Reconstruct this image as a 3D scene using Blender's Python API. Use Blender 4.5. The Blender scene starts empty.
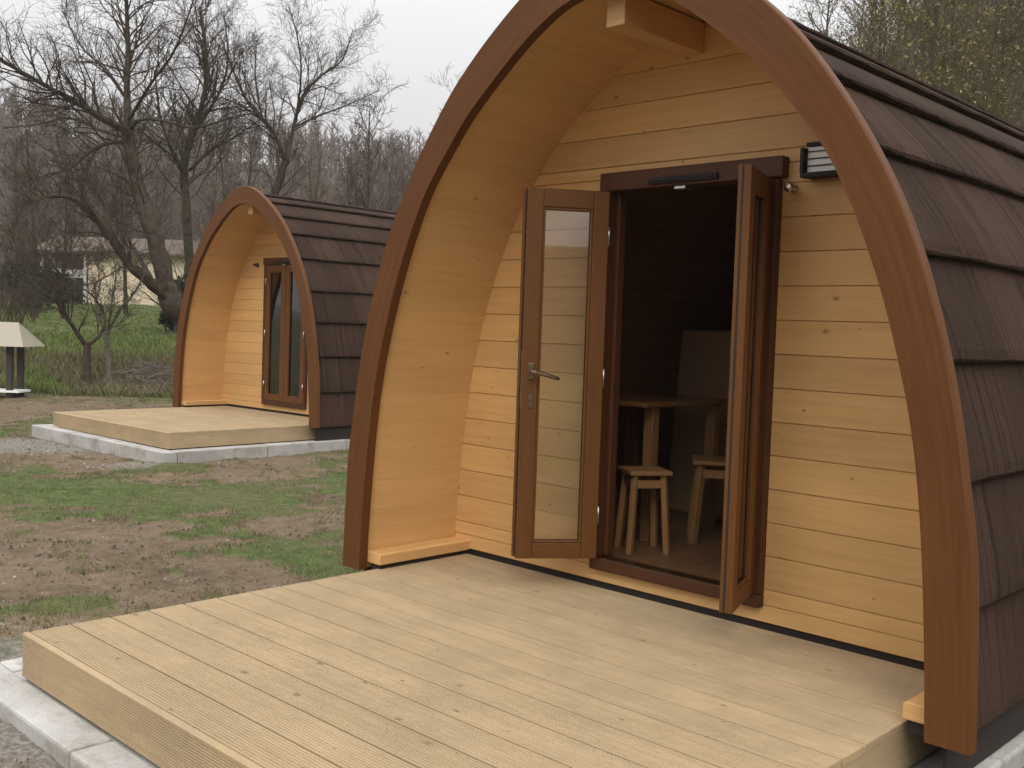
import bpy, math, random
import numpy as np
from mathutils import Vector, Matrix
random.seed(7)
rng = np.random.default_rng(5)
S = bpy.context.scene
COL = S.collection

# ------------------------------------------------------------------ camera frame
CP = (3.96589, -3.82238, 1.21671)
YAW, PIT, ROL, FPX = -0.769962, -0.049969, 0.0341456, 1034.807
PX, PYY = 510.0, 380.0
Fv = Vector((math.sin(YAW)*math.cos(PIT), math.cos(YAW)*math.cos(PIT), math.sin(PIT)))
Rv = Vector((math.cos(YAW), -math.sin(YAW), 0)); Uv = Rv.cross(Fv)
R2 = Rv*math.cos(ROL) + Uv*math.sin(ROL); U2 = -Rv*math.sin(ROL) + Uv*math.cos(ROL)
FH = Vector((math.sin(YAW), math.cos(YAW), 0)); RH = Vector((math.cos(YAW), -math.sin(YAW), 0))
C0 = Vector(CP)

def ray(px, py):
    return Fv + R2*((px-PX)/FPX) - U2*((py-PYY)/FPX)
def on_z(px, py, z):
    d = ray(px, py); return C0 + d*((z-C0.z)/d.z)
def at_s(px, py, s):
    """point seen at a pixel, s metres away along the ground"""
    d = ray(px, py); return C0 + d*(s/(d.x*FH.x+d.y*FH.y))
def su(s, u, z=0):
    p = C0 + FH*s + RH*u; return Vector((p.x, p.y, z))

# ------------------------------------------------------------------ noise / terrain
_tab = rng.random((256, 256))
def vnoise(x, y):
    x = np.asarray(x, float); y = np.asarray(y, float)
    xi = np.floor(x).astype(int); yi = np.floor(y).astype(int)
    fx = x-xi; fy = y-yi; fx = fx*fx*(3-2*fx); fy = fy*fy*(3-2*fy)
    a = _tab[xi & 255, yi & 255]; b = _tab[(xi+1) & 255, yi & 255]
    c = _tab[xi & 255, (yi+1) & 255]; d = _tab[(xi+1) & 255, (yi+1) & 255]
    return (a*(1-fx)+b*fx)*(1-fy)+(c*(1-fx)+d*fx)*fy
def fbm(x, y, o=4):
    s = 0; a = .5; t = 0
    for k in range(o):
        s = s+a*vnoise(x*2**k+17*k, y*2**k+31*k); t += a; a *= .5
    return s/t
def sst(a, b, x):
    t = np.clip((x-a)/(b-a), 0, 1); return t*t*(3-2*t)
def SU(x, y):
    dx = x-CP[0]; dy = y-CP[1]
    return dx*FH.x+dy*FH.y, dx*RH.x+dy*RH.y
GZ = -0.245
def H(x, y):
    x = np.asarray(x, float); y = np.asarray(y, float)
    s, u = SU(x, y)
    r = np.sqrt(s*s+u*u)
    base = sst(18.2+.5*fbm(u*.4, 3.), 23.0, s)*0.95
    base = base+sst(22, 42, s)*0.85
    hill = 27.0*sst(56, 185, s)*(0.85+.35*fbm(u*.012+5, s*.01))
    left = np.clip(-u, 0, 90)/90
    hill = hill*(0.85+.25*left)
    rgt = np.clip((u/np.maximum(s, 1)-.16)/.3, 0, 1)*sst(12, 60, s)*24
    back = 9.0*sst(26, 85, r)*sst(14, -16, s)*(.8+.4*fbm(x*.02+9, y*.02, 3))
    hill = hill+back
    bump = (fbm(x*.9, y*.9, 4)-.5)*.08+(fbm(x*5, y*5, 4)-.5)*.045*(r < 40)
    flat = 1.0
    # smooth against the slabs
    return GZ+base+hill+rgt+bump*(1+2.5*sst(18, 24, s))*flat
def hz(x, y): return float(H(x, y))

# ------------------------------------------------------------------ mesh builder
class M:
    def __init__(s): s.v = []; s.f = []; s.uv = []; s.r = []; s.rnd = 0.0; s.g = 0
    def face(s, idx, uv=None):
        s.f.append(tuple(idx)); s.uv.append(uv if uv else s.g); s.r.append(s.rnd)
    def box(s, a, b, rot=None, org=None, g=None):
        if g is not None: s.g = g
        n = len(s.v)
        for x in (a[0], b[0]):
            for y in (a[1], b[1]):
                for z in (a[2], b[2]): s.v.append((x, y, z))
        for q in ((0, 1, 3, 2), (4, 6, 7, 5), (0, 4, 5, 1), (2, 3, 7, 6), (0, 2, 6, 4), (1, 5, 7, 3)):
            s.face([n+i for i in q])
        return s
    def prism(s, poly, y0, y1, axis=1, g=None):
        """polygon (a,b) extruded along an axis; polygon order is counter-clockwise seen from -axis"""
        if g is not None: s.g = g
        def P(a, b, t): return {0: (t, a, b), 1: (a, t, b), 2: (a, b, t)}[axis]
        n = len(s.v); k = len(poly)
        for t in (y0, y1):
            for a, b in poly: s.v.append(P(a, b, t))
        s.face([n+i for i in range(k)]); s.face([n+k+i for i in range(k)][::-1])
        for i in range(k): s.face([n+i, n+k+i, n+k+(i+1) % k, n+(i+1) % k])
    def bar(s, p, q, w, h, g=0, up=Vector((0, 0, 1)), w2=None, h2=None):
        """square bar from p to q"""
        p = Vector(p); q = Vector(q); d = (q-p).normalized()
        a = d.cross(up)
        if a.length < 1e-4: a = Vector((1, 0, 0))
        a.normalize(); b = a.cross(d)
        n = len(s.v); w2 = w2 or w; h2 = h2 or h
        for c, ww, hh in ((p, w, h), (q, w2, h2)):
            for i, j in ((-1, -1), (1, -1), (1, 1), (-1, 1)):
                s.v.append(tuple(c+a*(i*ww/2)+b*(j*hh/2)))
        s.g = g
        s.face([n, n+1, n+2, n+3][::-1]); s.face([n+4, n+5, n+6, n+7])
        L = (q-p).length
        for i in range(4):
            s.face([n+i, n+(i+1) % 4, n+4+(i+1) % 4, n+4+i], [(0, i*.1), (0, i*.1+w), (L, i*.1+w), (L, i*.1)])
    def tube(s, path, rad, n=6, cap=True):
        base = len(s.v); m = len(path)
        ref = Vector((0.31, 0.17, 0.93))
        for i in range(m):
            p = path[i]
            d = (path[min(i+1, m-1)]-path[max(i-1, 0)])
            if d.length < 1e-9: d = Vector((0, 0, 1))
            d.normalize(); a = d.cross(ref)
            if a.length < .05: a = d.cross(Vector((1, 0, 0)))
            a.normalize(); b = d.cross(a)
            r = rad[i]
            for k in range(n):
                t = 2*math.pi*k/n
                v = p+a*(r*math.cos(t))+b*(r*math.sin(t)); s.v.append((v.x, v.y, v.z))
        for i in range(m-1):
            for k in range(n):
                k2 = (k+1) % n
                s.face([base+i*n+k, base+i*n+k2, base+(i+1)*n+k2, base+(i+1)*n+k])
        if cap:
            s.face([base+k for k in range(n)][::-1]); s.face([base+(m-1)*n+k for k in range(n)])
    def lathe(s, prof, c, n=20, axis=2):
        base = len(s.v)
        for r, z in prof:
            for k in range(n):
                t = 2*math.pi*k/n; a, b = r*math.cos(t), r*math.sin(t)
                s.v.append({2: (c[0]+a, c[1]+b, c[2]+z), 1: (c[0]+a, c[1]+z, c[2]+b), 0: (c[0]+z, c[1]+a, c[2]+b)}[axis])
        for i in range(len(prof)-1):
            for k in range(n):
                s.face([base+i*n+k, base+i*n+(k+1) % n, base+(i+1)*n+(k+1) % n, base+(i+1)*n+k])
        s.face([base+k for k in range(n)][::-1]); s.face([base+(len(prof)-1)*n+k for k in range(n)])
    def build(s, name, mat, parent=None, smooth=False, bevel=0, uvs=True):
        me = bpy.data.meshes.new(name)
        me.from_pydata(s.v, [], s.f)
        if uvs:
            me.update()
            uvl = me.uv_layers.new(name='UVMap')
            co = np.array(s.v)
            at = me.attributes.new('rnd', 'FLOAT', 'FACE')
            at.data.foreach_set('value', np.array(s.r, dtype=np.float32))
            out = np.zeros((len(me.loops), 2), dtype=np.float32); li = 0
            for f, uv, r, pl in zip(s.f, s.uv, s.r, me.polygons):
                if isinstance(uv, int):
                    nn = pl.normal; ax = max(range(3), key=lambda k: abs(nn[k]))
                    oth = [k for k in range(3) if k != ax]
                    if uv in oth:
                        a = uv; b = [k for k in oth if k != uv][0]
                    else: a, b = oth
                    for k, vi in enumerate(f):
                        out[li+k] = (co[vi][a]+r*37.3, co[vi][b]+ax*3.1+r*11.7)
                else:
                    for k in range(len(f)): out[li+k] = (uv[k][0]+r*37.3, uv[k][1]+r*11.7)
                li += len(f)
            uvl.data.foreach_set('uv', out.ravel())
        if smooth: me.polygons.foreach_set('use_smooth', [True]*len(me.polygons))
        me.materials.append(mat)
        o = bpy.data.objects.new(name, me); COL.objects.link(o)
        if parent: o.parent = parent
        if bevel:
            b = o.modifiers.new('Bevel', 'BEVEL'); b.width = bevel; b.segments = 2; b.limit_method = 'ANGLE'; b.angle_limit = math.radians(40)
        return o

def tag(o, label, cat, group=None, kind=None):
    if label: o['label'] = label
    if cat: o['category'] = cat
    if group: o['group'] = group
    if kind: o['kind'] = kind
    return o
def empty(name, loc, rz=0):
    o = bpy.data.objects.new(name, None); COL.objects.link(o); o.location = loc; o.rotation_euler = (0, 0, rz); return o
def copy_tree(o, parent=None):
    c = o.copy(); COL.objects.link(c)
    c.parent = parent
    for ch in list(o.children): copy_tree(ch, c)
    return c

# ------------------------------------------------------------------ materials
def newmat(name):
    m = bpy.data.materials.new(name); m.use_nodes = True
    nt = m.node_tree; b = nt.nodes['Principled BSDF']
    return m, nt, b
def N(nt, t, **k):
    n = nt.nodes.new(t)
    for a, v in k.items():
        if a.startswith('i_'):
            key = a[2:]; key = int(key) if key.isdigit() else key.replace('_', ' ')
            n.inputs[key].default_value = v
        else: setattr(n, a, v)
    return n
def ramp(nt, src, stops):
    r = nt.nodes.new('ShaderNodeValToRGB'); e = r.color_ramp.elements
    while len(e) < len(stops): e.new(.5)
    for k, (p, c) in enumerate(stops):
        e[k].position = p; e[k].color = (c[0], c[1], c[2], 1) if not isinstance(c, (int, float)) else (c, c, c, 1)
    nt.links.new(src, r.inputs[0]); return r
def mixc(nt, fac, a, b, mode='MIX'):
    m = nt.nodes.new('ShaderNodeMix'); m.data_type = 'RGBA'; m.blend_type = mode
    for sock, val in ((m.inputs[0], fac), (m.inputs[6], a), (m.inputs[7], b)):
        if isinstance(val, (int, float)): sock.default_value = val
        elif isinstance(val, tuple): sock.default_value = (val[0], val[1], val[2], 1)
        else: nt.links.new(val, sock)
    return m.outputs[2]
def math_(nt, op, a, b=0.0, c=0.0, clamp=False):
    m = nt.nodes.new('ShaderNodeMath'); m.operation = op; m.use_clamp = clamp
    for k, val in enumerate((a, b, c)):
        if isinstance(val, (int, float)): m.inputs[k].default_value = val
        else: nt.links.new(val, m.inputs[k])
    return m.outputs[0]

def wood(name, base, dark, knot=None, rough=.5, grain=1.0, knots=1.0, vary=.12, bump=.12, stain=0.0, coat=0.0, ks=(2.2, 7.5), spec=.4):
    m, nt, b = newmat(name); L = nt.links.new
    uv = N(nt, 'ShaderNodeUVMap'); uv.uv_map = 'UVMap'
    mp = N(nt, 'ShaderNodeMapping'); mp.inputs['Scale'].default_value = (2.0, 38, 1); L(uv.outputs[0], mp.inputs[0])
    n1 = N(nt, 'ShaderNodeTexNoise', i_Scale=1.0, i_Detail=5.0, i_Roughness=.62, i_Distortion=.6); L(mp.outputs[0], n1.inputs[0])
    mp2 = N(nt, 'ShaderNodeMapping'); mp2.inputs['Scale'].default_value = (9, 260, 1); L(uv.outputs[0], mp2.inputs[0])
    n2 = N(nt, 'ShaderNodeTexNoise', i_Scale=1.0, i_Detail=3.0); L(mp2.outputs[0], n2.inputs[0])
    mp3 = N(nt, 'ShaderNodeMapping'); mp3.inputs['Scale'].default_value = (1.1, 3.2, 1); L(uv.outputs[0], mp3.inputs[0])
    n3 = N(nt, 'ShaderNodeTexNoise', i_Scale=1.0, i_Detail=3.0); L(mp3.outputs[0], n3.inputs[0])
    f = ramp(nt, n1.outputs[0], [(.38, 0), (.72, 1)]).outputs[0]
    f = math_(nt, 'MULTIPLY', f, .6*grain)
    c = mixc(nt, f, base, dark)
    f2 = ramp(nt, n2.outputs[0], [(.45, 0), (.75, 1)]).outputs[0]
    c = mixc(nt, math_(nt, 'MULTIPLY', f2, .3*grain), c, dark)
    # per-board and broad variation
    at = N(nt, 'ShaderNodeAttribute'); at.attribute_name = 'rnd'
    v = math_(nt, 'MULTIPLY_ADD', at.outputs['Fac'], vary*2, 1-vary)
    v3 = math_(nt, 'MULTIPLY_ADD', n3.outputs[0], .3, .85)
    v = math_(nt, 'MULTIPLY', v, v3)
    cc = N(nt, 'ShaderNodeCombineColor'); [L(v, cc.inputs[k]) for k in range(3)]
    c = mixc(nt, 1.0, c, cc.outputs[0], 'MULTIPLY')
    if knots > 0:
        mk = N(nt, 'ShaderNodeMapping'); mk.inputs['Scale'].default_value = (ks[0], ks[1], 1); L(uv.outputs[0], mk.inputs[0])
        vo = N(nt, 'ShaderNodeTexVoronoi', i_Scale=1.0, i_Randomness=1.0); vo.voronoi_dimensions = '2D'; L(mk.outputs[0], vo.inputs[0])
        # distance in metres: undo the stretch
        sub = N(nt, 'ShaderNodeVectorMath', operation='SUBTRACT'); L(mk.outputs[0], sub.inputs[0]); L(vo.outputs['Position'], sub.inputs[1])
        dv = N(nt, 'ShaderNodeVectorMath', operation='MULTIPLY'); dv.inputs[1].default_value = (.62/ks[0], 1/ks[1], 0); L(sub.outputs[0], dv.inputs[0])
        ln = N(nt, 'ShaderNodeVectorMath', operation='LENGTH'); L(dv.outputs[0], ln.inputs[0])
        sp = N(nt, 'ShaderNodeSeparateColor'); L(vo.outputs['Color'], sp.inputs[0])
        rad = math_(nt, 'MULTIPLY', math_(nt, 'POWER', sp.outputs[0], 2.2), .016*knots)
        nk = N(nt, 'ShaderNodeTexNoise', i_Scale=70.0, i_Detail=2.0); L(uv.outputs[0], nk.inputs[0])
        q = math_(nt, 'DIVIDE', math_(nt, 'MULTIPLY', ln.outputs['Value'], math_(nt, 'MULTIPLY_ADD', nk.outputs[0], 1.6, .2)), math_(nt, 'ADD', rad, .0012))
        kf = ramp(nt, q, [(.35, 1), (.6, .55), (1.0, 0)]).outputs[0]
        kf = math_(nt, 'MULTIPLY', kf, math_(nt, 'GREATER_THAN', sp.outputs[1], .35))
        c = mixc(nt, math_(nt, 'MULTIPLY', kf, .7), c, knot or tuple(x*.3 for x in dark))
    if stain:
        tc = N(nt, 'ShaderNodeTexCoord')
        ns = N(nt, 'ShaderNodeTexNoise', i_Scale=2.4, i_Detail=9.0, i_Roughness=.72); L(tc.outputs['Object'], ns.inputs[0])
        sf = ramp(nt, ns.outputs[0], [(.42, 0), (.7, 1)]).outputs[0]
        c = mixc(nt, math_(nt, 'MULTIPLY', sf, stain), c, (.27, .205, .13))
    L(c, b.inputs['Base Color'])
    rr = math_(nt, 'MULTIPLY_ADD', n1.outputs[0], .2, rough-.1); L(rr, b.inputs['Roughness'])
    b.inputs['Specular IOR Level'].default_value = spec
    if coat: b.inputs['Coat Weight'].default_value = coat; b.inputs['Coat Roughness'].default_value = .25
    bp = N(nt, 'ShaderNodeBump', i_Strength=bump, i_Distance=.004); L(n2.outputs[0], bp.inputs['Height']); L(bp.outputs[0], b.inputs['Normal'])
    return m

def plain(name, col, rough=.5, metal=0.0, noise=.15, scale=20.0, bump=.05, spec=.5):
    m, nt, b = newmat(name); L = nt.links.new
    tc = N(nt, 'ShaderNodeTexCoord')
    n = N(nt, 'ShaderNodeTexNoise', i_Scale=scale, i_Detail=5.0, i_Roughness=.6); L(tc.outputs['Object'], n.inputs[0])
    c = mixc(nt, n.outputs[0], tuple(x*(1-noise) for x in col), tuple(min(1, x*(1+noise)) for x in col))
    L(c, b.inputs['Base Color']); b.inputs['Roughness'].default_value = rough; b.inputs['Metallic'].default_value = metal
    b.inputs['Specular IOR Level'].default_value = spec
    if bump:
        bp = N(nt, 'ShaderNodeBump', i_Strength=bump, i_Distance=.01); L(n.outputs[0], bp.inputs['Height']); L(bp.outputs[0], b.inputs['Normal'])
    return m

PINE = wood('golden_pine', (.67, .405, .165), (.54, .295, .10), knot=(.20, .08, .03), rough=.5, vary=.10, knots=.7, coat=.12, ks=(4.2, 9.5))
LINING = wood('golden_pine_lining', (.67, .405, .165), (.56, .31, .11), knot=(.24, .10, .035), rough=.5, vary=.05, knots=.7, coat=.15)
BROWN = wood('stained_brown_wood', (.138, .051, .0115), (.080, .027, .0065), rough=.6, vary=.05, knots=.0, coat=.0, spec=.25, bump=.06)
REDB = wood('dark_red_brown_wood', (.088, .031, .0105), (.055, .018, .007), rough=.5, vary=.05, knots=.0, coat=.05, spec=.3, bump=.05)
DECKM = wood('pale_larch_decking', (.455, .338, .195), (.34, .24, .128), knot=(.15, .085, .04), rough=.8, vary=.08, knots=.9, bump=.3, stain=.55, ks=(3.4, 6.2))
STOOLW = wood('raw_pine', (.30, .155, .058), (.20, .10, .036), knot=(.2, .1, .05), rough=.6, vary=.08, knots=.8)
TABLEW = wood('varnished_table_wood', (.26, .12, .045), (.17, .07, .025), rough=.3, vary=.05, coat=.3)
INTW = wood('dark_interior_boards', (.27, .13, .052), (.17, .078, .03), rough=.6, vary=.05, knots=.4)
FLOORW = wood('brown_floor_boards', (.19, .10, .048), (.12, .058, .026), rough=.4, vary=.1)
SIGNW = plain('dark_post_wood', (.05, .04, .03), .8)
BLACKM = plain('black_rubber', (.012, .011, .01), .7)
PLINTH_SHADE = plain('black_plinth_and_shade', (.02, .013, .009), .8)
METAL = plain('brushed_steel', (.55, .53, .5), .3, 1.0, .05, 60)
BRONZE = plain('bronze_handle', (.25, .18, .12), .32, 1.0, .1, 60)
WHITEP = plain('white_diffuser', (.9, .9, .9), .35, 0, .04, 10)
BEDM = plain('brown_upholstery', (.36, .22, .12), .9, 0, .1, 90, .2)
STEEL2 = plain('galvanised_metal', (.5, .5, .5), .4, .8, .1, 30)

def mat_glass():
    m, nt, b = newmat('window_glass'); L = nt.links.new
    nt.nodes.remove(b); out = nt.nodes['Material Output']
    t = N(nt, 'ShaderNodeBsdfTransparent'); t.inputs[0].default_value = (.93, .95, .94, 1)
    g = N(nt, 'ShaderNodeBsdfGlossy'); g.inputs['Roughness'].default_value = .02
    fr = N(nt, 'ShaderNodeFresnel', i_IOR=1.52)
    f = math_(nt, 'MULTIPLY', fr.outputs[0], 2.6, clamp=True)
    mx = N(nt, 'ShaderNodeMixShader'); L(f, mx.inputs[0]); L(t.outputs[0], mx.inputs[1]); L(g.outputs[0], mx.inputs[2]); L(mx.outputs[0], out.inputs[0])
    return m
GLASS = mat_glass()

def mat_roof():
    m, nt, b = newmat('granular_brown_roof_tile'); L = nt.links.new
    uv = N(nt, 'ShaderNodeUVMap'); uv.uv_map = 'UVMap'
    mp = N(nt, 'ShaderNodeMapping'); mp.inputs['Scale'].default_value = (30, .7, 1); L(uv.outputs[0], mp.inputs[0])
    n1 = N(nt, 'ShaderNodeTexNoise', i_Scale=1.0, i_Detail=2.0, i_Roughness=.5, i_Distortion=.05); L(mp.outputs[0], n1.inputs[0])
    tc = N(nt, 'ShaderNodeTexCoord')
    n2 = N(nt, 'ShaderNodeTexNoise', i_Scale=170.0, i_Detail=4.0, i_Roughness=.8); L(tc.outputs['Object'], n2.inputs[0])
    n3 = N(nt, 'ShaderNodeTexNoise', i_Scale=2.2, i_Detail=4.0); L(tc.outputs['Object'], n3.inputs[0])
    gv = ramp(nt, n1.outputs[0], [(.37, 0), (.43, .95), (.62, 1), (.66, .45), (.70, .95)]).outputs[0]
    c = mixc(nt, gv, (.019, .011, .008), (.040, .0225, .0155))
    c = mixc(nt, ramp(nt, n2.outputs[0], [(.45, 0), (.8, 1)]).outputs[0], c, (.105, .068, .048))
    c = mixc(nt, ramp(nt, n3.outputs[0], [(.45, 0), (.8, .5)]).outputs[0], c, (.052, .032, .0225))
    mv = N(nt, 'ShaderNodeMapping'); mv.inputs['Scale'].default_value = (2.6, .9, 1); L(uv.outputs[0], mv.inputs[0])
    vv = N(nt, 'ShaderNodeTexVoronoi', i_Scale=1.0); vv.voronoi_dimensions = '1D'
    sx = N(nt, 'ShaderNodeSeparateXYZ'); L(mv.outputs[0], sx.inputs[0]); L(sx.outputs[0], vv.inputs['W'])
    sc_ = N(nt, 'ShaderNodeSeparateColor'); L(vv.outputs['Color'], sc_.inputs[0])
    tv = math_(nt, 'MULTIPLY_ADD', sc_.outputs[0], .45, .8); c3 = N(nt, 'ShaderNodeCombineColor'); [L(tv, c3.inputs[k]) for k in range(3)]
    c = mixc(nt, 1.0, c, c3.outputs[0], 'MULTIPLY')
    L(c, b.inputs['Base Color']); b.inputs['Roughness'].default_value = .95; b.inputs['Specular IOR Level'].default_value = .1
    h = math_(nt, 'MULTIPLY_ADD', n2.outputs[0], .12, gv)
    bp = N(nt, 'ShaderNodeBump', i_Strength=.9, i_Distance=.008); L(h, bp.inputs['Height']); L(bp.outputs[0], b.inputs['Normal'])
    return m
ROOF = mat_roof()

def mat_concrete():
    m, nt, b = newmat('pale_concrete'); L = nt.links.new
    tc = N(nt, 'ShaderNodeTexCoord')
    n = N(nt, 'ShaderNodeTexNoise', i_Scale=3.0, i_Detail=8.0, i_Roughness=.65); L(tc.outputs['Object'], n.inputs[0])
    n2 = N(nt, 'ShaderNodeTexNoise', i_Scale=120.0, i_Detail=3.0); L(tc.outputs['Object'], n2.inputs[0])
    c = mixc(nt, ramp(nt, n.outputs[0], [(.35, 0), (.7, 1)]).outputs[0], (.36, .345, .315), (.54, .525, .49))
    c = mixc(nt, ramp(nt, n2.outputs[0], [(.5, 0), (.8, .5)]).outputs[0], c, (.2, .19, .17))
    n4 = N(nt, 'ShaderNodeTexNoise', i_Scale=5.5, i_Detail=9.0, i_Roughness=.75); L(tc.outputs['Object'], n4.inputs[0])
    c = mixc(nt, ramp(nt, n4.outputs[0], [(.50, 0), (.66, .6)]).outputs[0], c, (.19, .145, .10))
    L(c, b.inputs['Base Color']); b.inputs['Roughness'].default_value = .9
    bp = N(nt, 'ShaderNodeBump', i_Strength=.3, i_Distance=.004); L(n2.outputs[0], bp.inputs['Height']); L(bp.outputs[0], b.inputs['Normal'])
    return m
CONC = mat_concrete()

def mat_ground():
    m, nt, b = newmat('soil_and_turf'); L = nt.links.new
    at = N(nt, 'ShaderNodeAttribute'); at.attribute_name = 'cover'
    sp = N(nt, 'ShaderNodeSeparateColor'); L(at.outputs['Color'], sp.inputs[0])
    tc = N(nt, 'ShaderNodeTexCoord')
    def nz(s, d=6., r=.6):
        n = N(nt, 'ShaderNodeTexNoise', i_Scale=s, i_Detail=d, i_Roughness=r); L(tc.outputs['Object'], n.inputs[0]); return n.outputs[0]
    a = nz(1.3); f = nz(9.); g = nz(45., 4., .7); h = nz(.13)
    soil = mixc(nt, ramp(nt, a, [(.35, 0), (.68, 1)]).outputs[0], (.105, .074, .044), (.195, .142, .088))
    soil = mixc(nt, ramp(nt, f, [(.4, 0), (.7, .7)]).outputs[0], soil, (.235, .178, .115))
    soil = mixc(nt, ramp(nt, g, [(.32, .8), (.5, 0)]).outputs[0], soil, (.07, .05, .035))
    soil = mixc(nt, ramp(nt, g, [(.62, 0), (.74, .6)]).outputs[0], soil, (.38, .34, .28))
    turf = mixc(nt, ramp(nt, f, [(.35, 0), (.65, 1)]).outputs[0], (.06, .085, .025), (.12, .155, .045))
    turf = mixc(nt, ramp(nt, a, [(.42, 0), (.72, .75)]).outputs[0], turf, (.16, .125, .07))
    turf = mixc(nt, ramp(nt, g, [(.35, .7), (.5, 0)]).outputs[0], turf, (.028, .034, .014))
    grav = mixc(nt, ramp(nt, g, [(.35, 0), (.65, 1)]).outputs[0], (.13, .11, .09), (.30, .27, .235))
    wd = mixc(nt, ramp(nt, h, [(.35, 0), (.65, 1)]).outputs[0], (.058, .042, .029), (.105, .078, .052))
    wd = mixc(nt, ramp(nt, nz(.9, 8., .75), [(.4, 0), (.65, 1)]).outputs[0], wd, (.045, .036, .028))
    # coverage edges broken up by fine noise
    gm = math_(nt, 'ADD', sp.outputs[0], math_(nt, 'MULTIPLY_ADD', f, .9, -.45))
    c = mixc(nt, ramp(nt, gm, [(.35, 0), (.6, 1)]).outputs[0], soil, turf)
    vm = math_(nt, 'ADD', sp.outputs[1], math_(nt, 'MULTIPLY_ADD', f, .8, -.4))
    c = mixc(nt, ramp(nt, vm, [(.4, 0), (.65, 1)]).outputs[0], c, grav)
    c = mixc(nt, sp.outputs[2], c, wd)
    L(c, b.inputs['Base Color']); b.inputs['Roughness'].default_value = .95; b.inputs['Specular IOR Level'].default_value = .2
    hh = math_(nt, 'MULTIPLY_ADD', g, .5, f)
    bp = N(nt, 'ShaderNodeBump', i_Strength=.8, i_Distance=.04); L(hh, bp.inputs['Height']); L(bp.outputs[0], b.inputs['Normal'])
    return m
GROUND = mat_ground()

def mat_bark(name, a, bcol, sc=6.0):
    m, nt, b = newmat(name); L = nt.links.new
    tc = N(nt, 'ShaderNodeTexCoord')
    n = N(nt, 'ShaderNodeTexNoise', i_Scale=sc, i_Detail=6.0, i_Roughness=.7); L(tc.outputs['Object'], n.inputs[0])
    n2 = N(nt, 'ShaderNodeTexNoise', i_Scale=1.1, i_Detail=3.0); L(tc.outputs['Object'], n2.inputs[0])
    c = mixc(nt, ramp(nt, n.outputs[0], [(.35, 0), (.68, 1)]).outputs[0], a, bcol)
    c = mixc(nt, ramp(nt, n2.outputs[0], [(.52, 0), (.72, .6)]).outputs[0], c, (.085, .085, .035))
    L(c, b.inputs['Base Color']); b.inputs['Roughness'].default_value = .95; b.inputs['Specular IOR Level'].default_value = .2
    bp = N(nt, 'ShaderNodeBump', i_Strength=.7, i_Distance=.03); L(n.outputs[0], bp.inputs['Height']); L(bp.outputs[0], b.inputs['Normal'])
    return m
BARK = mat_bark('grey_brown_bark', (.035, .026, .019), (.105, .078, .054))
BARKP = mat_bark('pale_bark', (.10, .085, .07), (.22, .19, .155))
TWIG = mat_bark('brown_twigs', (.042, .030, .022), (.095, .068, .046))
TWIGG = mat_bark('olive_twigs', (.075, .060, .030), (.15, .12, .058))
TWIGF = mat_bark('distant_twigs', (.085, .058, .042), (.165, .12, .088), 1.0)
def mat_leaf(name, a, b_):
    m, nt, b = newmat(name); L = nt.links.new
    at = N(nt, 'ShaderNodeAttribute'); at.attribute_name = 'rnd'
    c = mixc(nt, at.outputs['Fac'], a, b_)
    L(c, b.inputs['Base Color']); b.inputs['Roughness'].default_value = .7; b.inputs['Specular IOR Level'].default_value = .25
    return m
GRASS = mat_leaf('grass_blades', (.05, .08, .018), (.17, .185, .06))
GRASSB = mat_leaf('bank_grass_blades', (.085, .125, .028), (.21, .25, .07))
DRY = mat_leaf('dry_stalks', (.15, .115, .065), (.30, .245, .155))
EVERG = mat_leaf('dark_evergreen_leaves', (.018, .026, .012), (.05, .062, .028))
BUD = mat_leaf('yellow_green_buds', (.20, .165, .05), (.36, .30, .11))
STONE = mat_leaf('pale_pebbles', (.13, .11, .09), (.34, .31, .27))

# ------------------------------------------------------------------ terrain
def cover_of(x, y):
    s, u = SU(x, y)
    n = fbm(x*.9+3, y*.9+9, 5)
    g = (n-.5)*3.0+.28+(fbm(x*3.3+1, y*3.3, 4)-.5)*3.4
    for px, py, r, a in BLOBS:
        p = on_z(px, py, GZ); d2 = ((x-p.x)**2+(y-p.y)**2)/(r*r)
        g = g+a*np.exp(-d2)
    grav = np.zeros_like(g)
    for px, py, r, a in GRAV:
        p = on_z(px, py, GZ); d2 = ((x-p.x)**2+(y-p.y)**2)/(r*r)
        grav = grav+a*np.exp(-d2)
    grav = grav*(.5+n)
    bank = sst(17.6, 18.8, s)
    g = g*(1-bank)+bank*(.72+.8*(n-.5)+.4*sst(20, 23, s))
    grav = grav*(1-bank)
    wd = sst(48, 58, s)
    rg = sst(.12, .2, u/np.maximum(s, 1))*sst(12, 16, s); wd = np.maximum(wd, rg); wd = np.maximum(wd, sst(24, 34, np.sqrt(s*s+u*u))*sst(14, -10, s))
    return g, grav, wd
BLOBS = [(60, 500, .8, .8), (30, 520, .6, .5), (140, 500, .6, .3), (210, 490, .5, .25), (285, 478, .6, .6), (330, 560, .6, .5), (270, 520, .5, .25), (240, 545, .6, .25), (60, 612, .35, .6),
         (120, 580, .8, -.55), (60, 575, .5, -.5), (200, 560, .5, -.35), (180, 525, .6, -.35), (300, 520, .6, -.1), (150, 470, .8, -.6), (340, 470, 1.0, -.2), (60, 455, 1.2, -.7), (35, 410, 2.0, -.8), (100, 408, 2.0, -.5)]
GRAV = [(60, 448, .8, .75), (130, 466, .5, .6), (30, 442, .8, .6), (220, 460, .4, .55), (300, 454, .4, .5), (40, 415, 1.2, .2), (23, 700, 1.2, .6), (800, 760, 2.5, .5)]

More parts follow.
